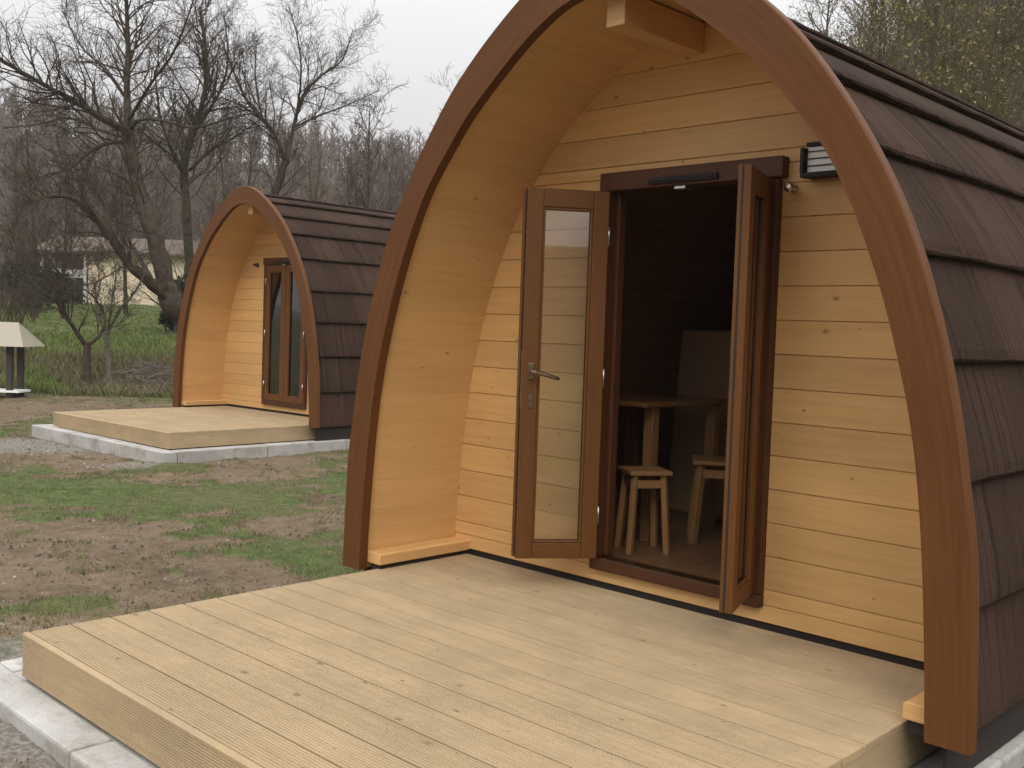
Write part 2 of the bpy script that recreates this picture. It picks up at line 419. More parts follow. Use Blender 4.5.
def make_terrain():
    rr = [0.0]; r = .6
    while r < 620: rr.append(r); r *= 1.0135 if r < 60 else 1.03
    an = np.concatenate([np.linspace(-40, 40, 300), np.linspace(43, 317, 90)])
    an = np.radians(an)
    Rr, A = np.meshgrid(np.array(rr), an, indexing='ij')
    s = Rr*np.cos(A); u = Rr*np.sin(A)
    X = CP[0]+FH.x*s+RH.x*u; Y = CP[1]+FH.y*s+RH.y*u
    Z = H(X, Y)
    nr, na = X.shape
    g, gr, wd = cover_of(X, Y)
    Z = Z+np.clip(g, 0, 1)*.018*(Rr < 30)
    v = np.stack([X, Y, Z], -1).reshape(-1, 3)
    i, j = np.meshgrid(np.arange(nr-1), np.arange(na), indexing='ij')
    j2 = (j+1) % na
    q = np.stack([i*na+j, (i+1)*na+j, (i+1)*na+j2, i*na+j2], -1).reshape(-1, 4)
    me = bpy.data.meshes.new('ground'); me.from_pydata(v.tolist(), [], q.tolist())
    ca = me.color_attributes.new('cover', 'FLOAT_COLOR', 'POINT')
    c = np.ones((len(v), 4), np.float32); c[:, 0] = np.clip(g, 0, 1).ravel(); c[:, 1] = np.clip(gr, 0, 1).ravel(); c[:, 2] = np.clip(wd, 0, 1).ravel()
    ca.data.foreach_set('color', c.ravel())
    me.polygons.foreach_set('use_smooth', [True]*len(me.polygons))
    me.materials.append(GROUND)
    o = bpy.data.objects.new('ground', me); COL.objects.link(o); o['kind'] = 'structure'
make_terrain()

def tri_cloud(name, P, H_, W, lean, mat, rv):
    """many thin blades: P base points (n,3)"""
    n = len(P); th = rng.random(n)*2*np.pi
    dx = np.cos(th)*W/2; dy = np.sin(th)*W/2
    la = rng.random(n)*2*np.pi; lx = np.cos(la)*lean*H_; ly = np.sin(la)*lean*H_
    a = P+np.stack([dx, dy, np.zeros(n)-.01], -1); b = P-np.stack([dx, dy, np.zeros(n)+.01], -1)
    t = P+np.stack([lx, ly, H_], -1)
    v = np.stack([a, b, t], 1).reshape(-1, 3)
    me = bpy.data.meshes.new(name)
    me.vertices.add(3*n); me.vertices.foreach_set('co', v.ravel().astype(np.float32))
    me.loops.add(3*n); me.loops.foreach_set('vertex_index', np.arange(3*n, dtype=np.int32))
    me.polygons.add(n); me.polygons.foreach_set('loop_start', np.arange(0, 3*n, 3, dtype=np.int32)); me.polygons.foreach_set('loop_total', np.full(n, 3, np.int32))
    me.update(calc_edges=True)
    at = me.attributes.new('rnd', 'FLOAT', 'FACE'); at.data.foreach_set('value', rv.astype(np.float32))
    me.materials.append(mat)
    o = bpy.data.objects.new(name, me); COL.objects.link(o); return o

def scatter(n, s0, s1, pxa, pxb, power=1.0):
    s = s0+(s1-s0)*rng.random(n)**power
    t = pxa+(pxb-pxa)*rng.random(n); u = (t-PX)/FPX*s
    X = CP[0]+FH.x*s+RH.x*u; Y = CP[1]+FH.y*s+RH.y*u
    return X, Y, s
def covered(X, Y):
    m = np.zeros(len(X), bool)
    for bx, by in ((1.318, 0.0), (-7.069, 3.515)):
        lx = X-bx; ly = Y-by
        m |= (abs(lx) < 1.52) & (ly > -2.5) & (ly < 5.2)
    return m
def do_grass():
    X, Y, s = scatter(330000, 3.2, 18.6, -40, 420, .9)
    g, gr, wd = cover_of(X, Y)
    k = (g+rng.random(len(g))*.9-.45+(fbm(X*9, Y*9, 2)-.5)*1.2 > .5) & ~covered(X, Y) & (gr < .45)
    X, Y, s = X[k], Y[k], s[k]; g = g[k]
    Z = H(X, Y); n = len(X)
    hh = (.012+.022*rng.random(n))*(.6+.8*fbm(X*2, Y*2)); W = .004+.0035*rng.random(n)+.0003*s
    dry = vnoise(X*3+50, Y*3)
    o = tri_cloud('grass', np.stack([X, Y, Z], -1), hh, W, .7, GRASS, np.clip(rng.random(n)*.8+dry*.5-.2, 0, 1)); tag(o, 'patchy short green grass between the two wooden pods', 'grass', kind='stuff')
    X, Y, s = scatter(60000, 3.2, 18.6, -40, 420, .9)
    g, gr, wd = cover_of(X, Y)
    k = (g > .1) & ~covered(X, Y); X, Y, s = X[k], Y[k], s[k]; n = len(X)
    o = tri_cloud('dry_grass', np.stack([X, Y, H(X, Y)], -1), .006+.022*rng.random(n), .004+.003*rng.random(n)+.0003*s, 1.8, DRY, rng.random(n)); tag(o, 'bits of dry straw lying on the brown soil', 'dry grass', kind='stuff')
    X, Y, s = scatter(110000, 18.3, 44, -60, 420, 1.3)
    n = len(X); sc = fbm(X*.7, Y*.7)
    Z = H(X, Y)
    o = tri_cloud('bank_grass', np.stack([X, Y, Z], -1), (.02+.05*rng.random(n)+.06*(s < 23))*(.5+sc), .02+.02*rng.random(n), .6, GRASSB, np.clip(rng.random(n)*.7+.3*sc, 0, 1)); tag(o, 'green grass growing on the bank below the house', 'grass', kind='stuff')
    X, Y, s = scatter(20000, 18.2, 21.0, -60, 420, 1.0)
    k = fbm(X*.8+9, Y*.8) > .42; X, Y = X[k], Y[k]; n = len(X)
    o = tri_cloud('bank_scrub', np.stack([X, Y, H(X, Y)], -1), .08+.22*rng.random(n), .012+.012*rng.random(n), .9, DRY, rng.random(n)*.5); tag(o, 'dry tangled scrub at the foot of the grassy bank', 'scrub', kind='stuff')
do_grass()
def do_pebbles():
    X, Y, s = scatter(30000, 3.2, 17, -40, 420, 1.0)
    g, gr, wd = cover_of(X, Y)
    k = ((gr > .3) | (rng.random(len(X)) < .05)) & ~covered(X, Y); X, Y = X[k], Y[k]; n = len(X)
    Z = H(X, Y)
    m = M(); oc = [(1, 0, 0), (0, 1, 0), (-1, 0, 0), (0, -1, 0), (0, 0, 1)]
    fs = [(0, 1, 4), (1, 2, 4), (2, 3, 4), (3, 0, 4)]
    for x, y, z in zip(X, Y, Z):
        r = random.uniform(.004, .016); a = random.random()*6.28; ca, sa = math.cos(a), math.sin(a); b = len(m.v); m.rnd = random.random()
        for ox, oy, oz in oc:
            ox *= random.uniform(.7, 1.3); oy *= random.uniform(.5, 1)
            m.v.append((x+r*(ox*ca-oy*sa), y+r*(ox*sa+oy*ca), z-.002+r*oz*.7))
        for f in fs: m.face([b+i for i in f])
    o = m.build('gravel', STONE); tag(o, 'loose pale gravel along the concrete base', 'gravel', kind='stuff')
do_pebbles()
def do_clods():
    X, Y, s = scatter(12000, 3.2, 17, -40, 420, 1.0)
    k = ~covered(X, Y) & (fbm(X*2.1+4, Y*2.1) > .44); X, Y = X[k], Y[k]; Z = H(X, Y); m = M()
    for x, y, z in zip(X, Y, Z):
        r = random.uniform(.006, .024)*random.random()**.5; b = len(m.v); m.rnd = random.random(); a = random.random()*6.28
        for q in range(5):
            t = a+q*1.257; rr = r*random.uniform(.7, 1.4); m.v.append((x+rr*math.cos(t), y+rr*math.sin(t), z-.004))
        m.v.append((x+random.gauss(0, r*.3), y+random.gauss(0, r*.3), z+r*random.uniform(.4, 1.0)))
        for q in range(5): m.face([b+q, b+(q+1) % 5, b+5])
    o = m.build('soil_clods', CLOD); tag(o, 'small brown clods of bare soil between the grass patches', 'soil clods', kind='stuff')
CLOD = mat_leaf('brown_soil_clods', (.05, .036, .023), (.18, .135, .085))
do_clods()

# ------------------------------------------------------------------ profiles
def smooth_prof(pts, n=70):
    P = np.array(pts+[(-pts[-2][0], pts[-2][1])]); P = np.vstack([2*P[0]-P[1], P])
    out = []
    segs = len(P)-3
    for i in range(segs):
        p0, p1, p2, p3 = P[i], P[i+1], P[i+2], P[i+3]
        for t in np.linspace(0, 1, 12, endpoint=False):
            out.append(.5*((2*p1)+(-p0+p2)*t+(2*p0-5*p1+4*p2-p3)*t*t+(-p0+3*p1-3*p2+p3)*t**3))
    out.append(P[-2]); out = np.array(out)
    d = np.concatenate([[0], np.cumsum(np.hypot(*np.diff(out, axis=0).T))])
    t = np.linspace(0, d[-1], n)
    return np.stack([np.interp(t, d, out[:, 0]), np.interp(t, d, out[:, 1])], -1)
OUT = smooth_prof([(1.552, -.01), (1.546, .2), (1.529, .55), (1.498, .76), (1.464, .965), (1.418, 1.169), (1.366, 1.35), (1.309, 1.515), (1.230, 1.695), (1.115, 1.898), (.985, 2.088), (.838, 2.268), (.695, 2.402), (.542, 2.522), (.388, 2.624), (.238, 2.702), (.10, 2.746), (0, 2.757)])
INN = smooth_prof([(1.413, -.01), (1.403, .2), (1.378, .53), (1.348, .79), (1.313, .985), (1.268, 1.16), (1.210, 1.35), (1.150, 1.51), (1.086, 1.655), (.99, 1.832), (.86, 1.998), (.725, 2.148), (.585, 2.268), (.43, 2.388), (.297, 2.472), (.17, 2.528), (0, 2.55)])
LIN = smooth_prof([(1.436, -.01), (1.430, .2), (1.402, .55), (1.368, .79), (1.335, .985), (1.292, 1.16), (1.236, 1.35), (1.176, 1.51), (1.110, 1.655), (1.015, 1.832), (.885, 2.01), (.75, 2.165), (.61, 2.288), (.45, 2.41), (.31, 2.495), (.17, 2.55), (0, 2.575)])
def fine_prof(P, n=260):
    d = np.concatenate([[0], np.cumsum(np.hypot(*np.diff(P, axis=0).T))]); t = np.linspace(0, d[-1], n)
    return np.stack([np.interp(t, d, P[:, 0]), np.interp(t, d, P[:, 1])], -1)
def full(P): return np.vstack([P*[-1, 1], P[::-1][1:]])
def nrm(P):
    d = np.gradient(P, axis=0); n = np.stack([-d[:, 1], d[:, 0]], -1); return n/np.linalg.norm(n, axis=1)[:, None]
def w_at(P, z): return float(np.interp(z, P[:, 1], P[:, 0]))

def boards_shell(prof, y0, y1, pitch, groove, inward=True, mat=None, name='lining', parent=None, back=.03):
    F = full(prof); L = np.concatenate([[0], np.cumsum(np.hypot(*np.diff(F, axis=0).T))]); n = nrm(F)
    if inward: n = n  # left normal of a clockwise path points outward of the arch
    tot = L[-1]; k = int(round(tot/pitch)); pit = tot/k
    def pt(t, off):
        x = np.interp(t, L, F[:, 0]); z = np.interp(t, L, F[:, 1]); nx = np.interp(t, L, n[:, 0]); nz_ = np.interp(t, L, n[:, 1]); return (x+nx*off, z+nz_*off)
    m = M()
    for b in range(k):
        m.rnd = random.random(); a0 = b*pit; a1 = a0+pit
        ts = [(a0, groove), (a0+groove*.8, 0), (a0+pit*.25, 0), (a0+pit*.5, 0), (a0+pit*.75, 0), (a1-groove*.8, 0), (a1, groove)]
        base = len(m.v)
        for t, o in ts:
            x, z = pt(t, o); m.v.append((x, y0, z)); m.v.append((x, y1, z))
        for i in range(len(ts)-1):
            q = [base+2*i, base+2*i+1, base+2*i+3, base+2*i+2]
            m.face(q, [(y0, ts[i][0]), (y1, ts[i][0]), (y1, ts[i+1][0]), (y0, ts[i+1][0])])
    # outer skin, so it has thickness
    m.rnd = .5
    base = len(m.v); kk = 80
    for i in range(kk+1):
        x, z = pt(tot*i/kk, back); m.v.append((x, y0, z)); m.v.append((x, y1, z))
    for i in range(kk): m.face([base+2*i, base+2*i+2, base+2*i+3, base+2*i+1])
    return m.build(name, mat, parent)

# ------------------------------------------------------------------ the pod
LEN = 4.9
def make_pod():
    root = empty('camping_pod', (1.318, 0, 0))
    # front arch trim
    o, i_ = full(OUT), full(INN)
    m = M(); k = len(o)
    L = np.concatenate([[0], np.cumsum(np.hypot(*np.diff(o, axis=0).T))])
    ya, yb = -.668, -.618
    on = nrm(o)
    oc = o-on*.006
    for (P, y) in ((oc, ya), (i_, ya), (i_, yb), (o, yb), (o, ya+.006)):
        for x, z in P: m.v.append((x, y, z))
    for j in range(k-1):
        w = .17
        m.face([j, k+j, k+j+1, j+1][::-1], [(L[j], 0), (L[j], w), (L[j+1], w), (L[j+1], 0)][::-1])
        m.face([k+j, 2*k+j, 2*k+j+1, k+j+1][::-1], [(L[j], w), (L[j], w+.05), (L[j+1], w+.05), (L[j+1], w)][::-1])
        m.face([2*k+j, 3*k+j, 3*k+j+1, 2*k+j+1][::-1], [(L[j], .5), (L[j], .67), (L[j+1], .67), (L[j+1], .5)][::-1])
        m.face([3*k+j, 4*k+j, 4*k+j+1, 3*k+j+1][::-1], [(L[j], .9), (L[j], .95), (L[j+1], .95), (L[j+1], .9)][::-1])
        m.face([4*k+j, j, j+1, 4*k+j+1][::-1], [(L[j], .98), (L[j], .99), (L[j+1], .99), (L[j+1], .98)][::-1])
    for e in (0, k-1):
        f = [e, k+e, 2*k+e, 3*k+e, 4*k+e]; m.face(f if e == 0 else f[::-1])
    m.build('front_arch', BROWN, root)
    # porch lining
    boards_shell(LIN, -.617, -.0005, .146, .0006, mat=LINING, name='porch_lining', parent=root, back=.012)
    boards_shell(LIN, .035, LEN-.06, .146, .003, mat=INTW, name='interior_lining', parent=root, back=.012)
    # front wall boards
    zs0, hb = .0268, .140
    dx0, dx1, dz0, dz1 = -.452, .445, .10, 1.93
    m = M(); zt = float(LIN[-1, 1])
    b = 0
    while True:
        z0 = zs0+b*hb; z1 = min(z0+hb, zt-.004)
        if z0 > zt-.03: break
        b += 1
        m.rnd = random.random()
        def strip(xl0, xl1, za, zb):
            # xl0/xl1: None = follow profile
            ch = .0032; n = 5
            zz = [za+.0012, za+ch]+list(np.linspace(za+ch, zb-ch, n)[1:-1])+[zb-ch, zb-.0012]
            yy = [ch, 0]+[0]*(n-2)+[0, ch]
            base = len(m.v)
            for z, y in zip(zz, yy):
                l = -w_at(LIN, z)-.004 if xl0 is None else xl0; r = w_at(LIN, z)+.004 if xl1 is None else xl1
                m.v.append((l, y, z)); m.v.append((r, y, z))
            for q in range(len(zz)-1): m.g = 0; m.face([base+2*q, base+2*q+1, base+2*q+3, base+2*q+2])
        if z1 <= dz0 or z0 >= dz1: strip(None, None, z0, z1)
        elif z0 < dz0: strip(None, None, z0, dz0); strip(None, dx0, dz0, z1); m.rnd = m.rnd; strip(dx1, None, dz0, z1)
        elif z1 > dz1: strip(None, dx0, z0, dz1); strip(dx1, None, z0, dz1); strip(None, None, dz1, z1)
        else: strip(None, dx0, z0, z1); m.rnd = random.random(); strip(dx1, None, z0, z1)
    # backing: room side of the wall
    m.rnd = .4
    for (xa, xb, za, zb) in ((None, dx0, zs0, dz1), (dx1, None, zs0, dz1), (dx0, dx1, zs0, dz0), (None, None, dz1, zt-.005)):
        zz = np.linspace(za, zb, 30); base = len(m.v)
        for y in (.007, .034):
            for z in zz:
                m.v.append((-w_at(LIN, z)-.003 if xa is None else xa, y, z)); m.v.append((w_at(LIN, z)+.003 if xb is None else xb, y, z))
        for q in range(29):
            m.face([base+2*q, base+2*q+1, base+2*q+3, base+2*q+2])
            c = base+60; m.face([c+2*q, c+2*q+2, c+2*q+3, c+2*q+1])
        if xb is not None and xa is None:
            m.face([base+1, base+61, base+59+60, base+59])
        if xa is not None and xb is None: m.face([base, base+58, base+118, base+60])
        m.face([base, base+60, base+61, base+1]); m.face([base+58, base+59, base+119, base+118])
    m.build('front_wall', PINE, root)
    # dark plinth under the wall and bearers
    m = M(); m.box((-1.40, .012, -.06), (1.40, .05, .024))
    m.build('plinth', PLINTH_SHADE, root)
    for sd in (-1, 1):
        m = M(); xa, xb = sorted((sd*1.4500, sd*1.4575)); m.box((xa, -.60, -.165), (xb, LEN-.08, .045)); m.build('shade_skirt', PLINTH_SHADE, root)  # added black strip painting the shadow between roof foot and slab; covers lining edge
    for x in (-1.16, 0, 1.16):
        m = M(); m.box((x-.06, -.60, -.112), (x+.06, LEN-.1, -.025), g=1); m.build('bearer', SIGNW, root)
    # sills on both sides of the porch
    for sd in (-1, 1):
        m = M(); m.rnd = random.random()
        xs = [1.318, 1.318, 1.425, 1.431]
        poly = [(1.318, .022), (1.43, .022), (1.43, .079), (1.326, .079), (1.318, .071)]
        poly = [(sd*x, z) for x, z in poly]
        if sd < 0: poly = poly[::-1]
        m.prism(poly, -.612, .0045 if sd < 0 else -.002, 1, g=1)
        m.build('porch_sill', PINE, root, bevel=.004)
        m = M(); m.box((sd*1.332 if sd < 0 else 1.332, -.598, -.02), (sd*1.40, -.004, .02)) if sd > 0 else m.box((-1.40, -.598, -.02), (-1.332, -.004, .02))
        m.build('sill_base', PLINTH_SHADE, root)
    # ridge beam
    m = M(); m.box((-.046, -.560, 2.432), (.046, -.002, 2.565), g=1); m.build('ridge_beam', LINING, root, bevel=.004)
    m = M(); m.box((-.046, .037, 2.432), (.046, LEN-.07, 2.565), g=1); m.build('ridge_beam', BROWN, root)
    # roof: stepped courses
    F = fine_prof(OUT); Lh = np.concatenate([[0], np.cumsum(np.hypot(*np.diff(F, axis=0).T))]); nn = -nrm(F)
    lips = []
    DL = -.064
    lips.append(float(np.interp(-.008, F[:, 1], Lh)))
    for sl in (-.711, -.358, -.034, .2208, .4188, .530):
        best = None
        for q in range(len(F)):
            x = F[q, 0]+nn[q][0]*DL; z = F[q, 1]+nn[q][1]*DL
            if Lh[q] > Lh[-1]*.8: break
            e = abs((z-1.2167)/(2.648-x)-sl)
            if best is None or e < best[0]: best = (e, Lh[q])
        lips.append(float(best[1]))
    lips.append(lips[-1]+.33)
    lips.append(min(lips[-1]+.33, Lh[-1]-.2))
    lips = sorted(set(lips))
    m = M()
    ny = 56; ys = np.linspace(-.612, LEN, ny)
    for sd in (-1, 1):
        rows = []
        for c in range(len(lips)):
            a0 = lips[c]; a1 = lips[c+1] if c+1 < len(lips) else Lh[-1]
            top = a1 if c == len(lips)-1 else a1+.02
            for t, off in ((a0+.012, -.100), (a0-.006, -.094), (a0-.012, DL-.008), (a0-.004, DL), (a0+.03, DL+.001), ((a0*2+top)/3, DL-.010), (top, -.100 if c < len(lips)-1 else DL-.02)):
                rows.append((t, off, c))
        base = len(m.v)
        jit = [[random.uniform(-1, 1) for _ in ys] for _ in rows]
        for ri, (t, off, c) in enumerate(rows):
            for yi, y in enumerate(ys):
                tt = t+(jit[ri][yi]*.003 if ri % 7 in (1, 2, 3) else 0)
                t_c = min(max(tt, 0), Lh[-1])
                x = np.interp(t_c, Lh, F[:, 0]); z = np.interp(t_c, Lh, F[:, 1]); nx = np.interp(t_c, Lh, nn[:, 0]); nz_ = np.interp(t_c, Lh, nn[:, 1])
                of = off+(jit[ri][yi]*.0025 if ri % 7 in (1, 2, 3) else 0)
                m.v.append((sd*(x+nx*of), y, z+nz_*of))
        for ri in range(len(rows)-1):
            if rows[ri][2] != rows[ri+1][2]: continue
            for yi in range(ny-1):
                a = base+ri*ny+yi; q = [a, a+1, a+ny+1, a+ny]
                uvq = [(ys[yi], rows[ri][0]), (ys[yi+1], rows[ri][0]), (ys[yi+1], rows[ri+1][0]), (ys[yi], rows[ri+1][0])]
                uvq = [(p+rows[ri][2]*7.3+sd*3, q_) for p, q_ in uvq]
                if sd > 0: m.face(q, uvq)
                else: m.face(q[::-1], uvq[::-1])
    m.build('roof', ROOF, root)
    # ridge cap
    m = M(); capn = 9
    for seg in range(12):
        y0 = -.612+seg*(LEN+.612)/12; y1 = y0+(LEN+.612)/12+.02
        pr = []
        Fp = full(OUT); Lf = np.concatenate([[0], np.cumsum(np.hypot(*np.diff(Fp, axis=0).T))]); mid = Lf[-1]/2
        nf = nrm(Fp)
        base = len(m.v)
        for yy, lift in ((y0, 0.004), (y1, -.004)):
            for q in range(capn):
                t = mid-.17+.34*q/(capn-1)
                x = np.interp(t, Lf, Fp[:, 0]); z = np.interp(t, Lf, Fp[:, 1]); nx = np.interp(t, Lf, nf[:, 0]); nz_ = np.interp(t, Lf, nf[:, 1])
                for of in (DL+.004, DL-.022): m.v.append((x+nx*(of+lift), yy, z+nz_*(of+lift)))
        w = capn*2
        for q in range(capn-1):
            a = base+2*q
            m.face([a, a+w, a+w+2, a+2], [(0, q*.04), (.4, q*.04), (.4, q*.04+.04), (0, q*.04+.04)])
            m.face([a, a+2, a+3, a+1]); m.face([a+w, a+w+1, a+w+3, a+w+2])
        for a in (base, base+2*(capn-1)):
            m.face([a, a+1, a+w+1, a+w])
    m.build('ridge_cap', ROOF, root)
    # rear wall
    m = M(); P = full(LIN)
    m.prism([(x, z) for x, z in P][::-1], LEN-.055, LEN-.02, 1, g=0); m.build('rear_wall', PINE, root)
    # floor
    m = M()
    for q in range(20):
        m.rnd = random.random(); x = -1.41+q*.141
        m.box((x, .036, .070), (x+.138, LEN-.062, .098), g=1)
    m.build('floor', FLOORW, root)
    # door frame
    fr = M(); fr.box((-.470, -.050, 1.866), (.482, .06, 1.952), g=0); fr.box((-.468, -.036, .146), (-.418, .06, 1.864), g=2)
    fr.box((-.416, .012, .152), (-.392, .064, 1.862), g=2)
    fr.box((.412, -.036, .146), (.458, .06, 1.864), g=2); fr.box((.386, .012, .152), (.410, .064, 1.862), g=2)
    fr.box((-.457, -.040, .090), (.458, .07, .144), g=0)
    frame = fr.build('door_frame', REDB, root, bevel=.006)
    t = M(); t.box((-.385, -.043, .1445), (.38, .03, .150)); t.build('threshold', BRONZE, frame)
    v = M(); v.box((1.137-1.318, -.066, 1.880), (1.497-1.318, -.051, 1.906)); v.box((1.150-1.318, -.072, 1.888), (1.484-1.318, -.0665, 1.898)); v.build('trickle_vent', BLACKM, frame, bevel=.004)
    v = M(); v.box((-.045, -.052, 1.851), (.012, .0, 1.864)); v.build('lock_catch', METAL, frame, bevel=.002)
    for z in (.349, .998, 1.658):
        for x in (-.409, .419):
            v = M(); v.lathe([(.0, -.045), (.0085, -.043), (.0085, .043), (0, .045)], (x, -.043, z), 10); v.build('hinge', METAL, frame, smooth=True)
    # hold-open knob
    v = M(); v.lathe([(.016, 0), (.016, -.010), (.008, -.014), (.008, -.035), (.019, -.040), (.021, -.052), (.012, -.060), (0, -.061)], (.512, 0, 1.822), 16, 1); v.build('door_stop', METAL, root, smooth=True)
    # wall lamp with louvres
    lb = M(); x0, x1, z0, z1 = .566, .83, 1.850, 1.990
    poly = [(x0+.02, z0), (x1-.02, z0), (x1, z0+.02), (x1, z1-.03), (x1-.03, z1), (x0+.03, z1), (x0, z1-.03), (x0, z0+.02)]
    lb.prism(poly, -.028, 0, 1)
    # frame ring in front
    for a, b_ in (((x0+.006, -.075, z0), (x1-.006, -.029, z0+.020)), ((x0+.02, -.06, z1-.016), (x1-.02, -.029, z1)), ((x0, -.070, z0+.021), (x0+.018, -.029, z1-.02)), ((x1-.018, -.070, z0+.021), (x1, -.029, z1-.02))): lb.box(a, b_)
    lamp = lb.build('wall_lamp', BLACKM, root, bevel=.004)
    d = M(); d.box((x0+.022, -.045, z0+.022), (x1-.022, -.029, z1-.018)); d.build('diffuser', WHITEP, lamp)
    for q in range(3):
        z = z0+.046+q*.028
        d = M(); d.prism([(-.056, z+.001), (-.046, z), (-.046, z+.003), (-.056, z+.003)], x0+.020, x1-.02, 0); d.build('louvre', BLACKM, lamp)
    # wall hook left of door
    v = M(); v.lathe([(.026, 0), (.026, -.02), (.018, -.03), (.018, -.06), (0, -.062)], (-.655, 0, 1.87), 14, 1); v.build('wall_socket', BLACKM, root, smooth=True)
    # door leaves
    def leaf(sgn, hx):
        """sgn=+1: hinge left, leaf extends to +x"""
        W_, T = .387, .052; zb, zt_ = .150, 1.862
        def X(a): return sgn*a
        m = M()
        def bx(a, b_, y0, y1, z0, z1, g): m.box((min(X(a), X(b_)), y0, z0), (max(X(a), X(b_)), y1, z1), g=g)
        st = .076; br = .072; tr = .084
        bx(0.002, st, 0, T, zb, zt_, 2); bx(W_-st, W_, 0, T, zb, zt_, 2)
        bx(st, W_-st, .001, T-.001, zb, zb+br, 0); bx(st, W_-st, .001, T-.001, zt_-tr, zt_, 0)
        # glazing beads
        for y0, y1 in ((.006, .018), (T-.018, T-.006)):
            bx(st, st+.012, y0, y1, zb+br, zt_-tr, 2); bx(W_-st-.012, W_-st, y0, y1, zb+br, zt_-tr, 2)
            bx(st+.012, W_-st-.012, y0, y1, zb+br, zb+br+.012, 0); bx(st+.012, W_-st-.012, y0, y1, zt_-tr-.012, zt_-tr, 0)
        # rebate lip
        if sgn > 0: bx(W_, W_+.012, -.006, .018, zb+.004, zt_-.004, 2)
        l = m.build('door', REDB2, root, bevel=.004); l.location = (hx, -.032, 0)
        g = M(); g.box((min(X(st+.001), X(W_-st-.001)), .0245, zb+br+.001), (max(X(st+.001), X(W_-st-.001)), .0315, zt_-tr-.001)); g.build('glass_pane', GLASS, l)
        q = M(); q.box((min(X(W_), X(W_+.002)), .030, zb+.003), (max(X(W_), X(W_+.002)), .037, zt_-.003)); q.build('rubber_seal', BLACKM, l)
        if sgn > 0:
            h = M(); xh = W_-.042; z = 1.02
            h.box((xh-.014, T, z-.035), (xh+.014, T+.007, z+.04))
            h.tube([Vector((xh, T+.005, z)), Vector((xh, T+.045, z)), Vector((xh-.012, T+.056, z)), Vector((xh-.06, T+.058, z-.010)), Vector((xh-.112, T+.054, z-.024)), Vector((xh-.124, T+.046, z-.028))], [.009, .0085, .0095, .010, .009, .006], 10)
            h.build('handle', BRONZE, l, smooth=False, bevel=.002)
            h = M(); h.prism([(xh-.013, z-.165), (xh+.013, z-.165), (xh+.013, z-.10), (xh-.013, z-.10)], T, T+.006, 1); h.lathe([(.0085, 0), (.0085, .012), (0, .0125)], (xh, T+.004, z-.128), 12, 1); h.build('keyhole_plate', BRONZE, l)
        if sgn > 0:
            h = M(); h.box((X(W_), .028, .85), (X(W_+.0015), .042, 1.12)); h.build('lock_plate', METAL, l)
        return l
    l1 = leaf(1, -.432); l2 = leaf(-1, .428)
    return root, l1, l2
REDB2 = wood('red_brown_door_wood', (.150, .058, .0115), (.095, .033, .007), rough=.5, vary=.05, knots=.0, coat=.05, spec=.3, bump=.05)
pod1, la, lb_ = make_pod()
pod2 = copy_tree(pod1)
for _d in pod2.children:
    if _d.name.startswith('door') and not _d.name.startswith(('door_frame', 'door_stop')): _d.scale[0] = 1.105
pod2.location = (-7.069, 3.515, .049); pod2.rotation_euler[2] = .026
la.rotation_euler[2] = math.radians(-127); lb_.rotation_euler[2] = math.radians(109)
tag(pod1, 'large wooden arched camping pod in front, its double glass doors standing open', 'camping pod', 'wooden camping pods')
tag(pod2, 'smaller looking wooden arched camping pod farther back on the left, glass doors closed', 'camping pod', 'wooden camping pods')

# ------------------------------------------------------------------ deck
def make_deck():
    root = empty('wooden_deck', (1.318, 0, 0))
    m = M(); x0, x1 = -1.348, 1.312
    y = -2.278; pitch = .1595
    while y < -.02:
        y1 = min(y+pitch-.007, -.006); m.rnd = random.random()
        n = 12; gw = (y1-y)/n
        prof = [(y, -.024), (y, -.003)]
        for g in range(n):
            a = y+g*gw
            prof += [(a+gw*.12, 0), (a+gw*.62, 0), (a+gw*.72, -.0042), (a+gw*.96, -.0042)]
        prof += [(y1, -.003), (y1, -.024)]
        base = len(m.v); k = len(prof)
        dx = random.uniform(-.002, .002)
        for x in (x0+dx, x1+dx):
            for a, b in prof: m.v.append((x, a, b))
        for i in range(k-1):
            m.face([base+i, base+k+i, base+k+i+1, base+i+1], [(x0, prof[i][0]), (x1, prof[i][0]), (x1, prof[i+1][0]), (x0, prof[i+1][0])])
        m.g = 1
        m.face([base+i for i in range(k)]); m.face([base+k+i for i in range(k)][::-1])
        y += pitch
    m.build('deck_boards', DECKM, root)
    # ribbed fascia board
    m = M(); m.rnd = .6
    prof = [(-2.282, -.165), (-2.282, -.004), (-2.286, .001), (-2.302, .001), (-2.308, -.004), (-2.308, -.012)]
    z = -.016
    while z > -.158: prof += [(-2.308, z), (-2.3055, z-.0015), (-2.3055, z-.0045), (-2.308, z-.006)]; z -= .0095
    prof += [(-2.308, -.165)]
    base = len(m.v); k = len(prof)
    for x in (x0-.002, x1+.002):
        for a, b in prof: m.v.append((x, a, b))
    for i in range(k):
        j = (i+1) % k
        m.face([base+i, base+j, base+k+j, base+k+i], [(x0, prof[i][1]+prof[i][0]), (x0, prof[j][1]+prof[j][0]), (x1, prof[j][1]+prof[j][0]), (x1, prof[i][1]+prof[i][0])])
    m.face([base+i for i in range(k)][::-1]); m.face([base+k+i for i in range(k)])
    m.build('fascia', DECKM, root)
    for x in (x0, x1-.028):
        m = M(); m.rnd = .3; m.box((x+.001, -2.281, -.165), (x+.027, -.02, -.0255), g=1); m.build('side_board', DECKM, root)
    for x in (-.7, 0, .7):
        m = M(); m.box((x-.04, -2.281, -.150), (x+.04, -.64, -.0255), g=1); m.build('joist', SIGNW, root)
    return root
deck1 = make_deck(); deck2 = copy_tree(deck1)
deck2.location = (-7.069, 3.515, .049); deck2.rotation_euler[2] = .026
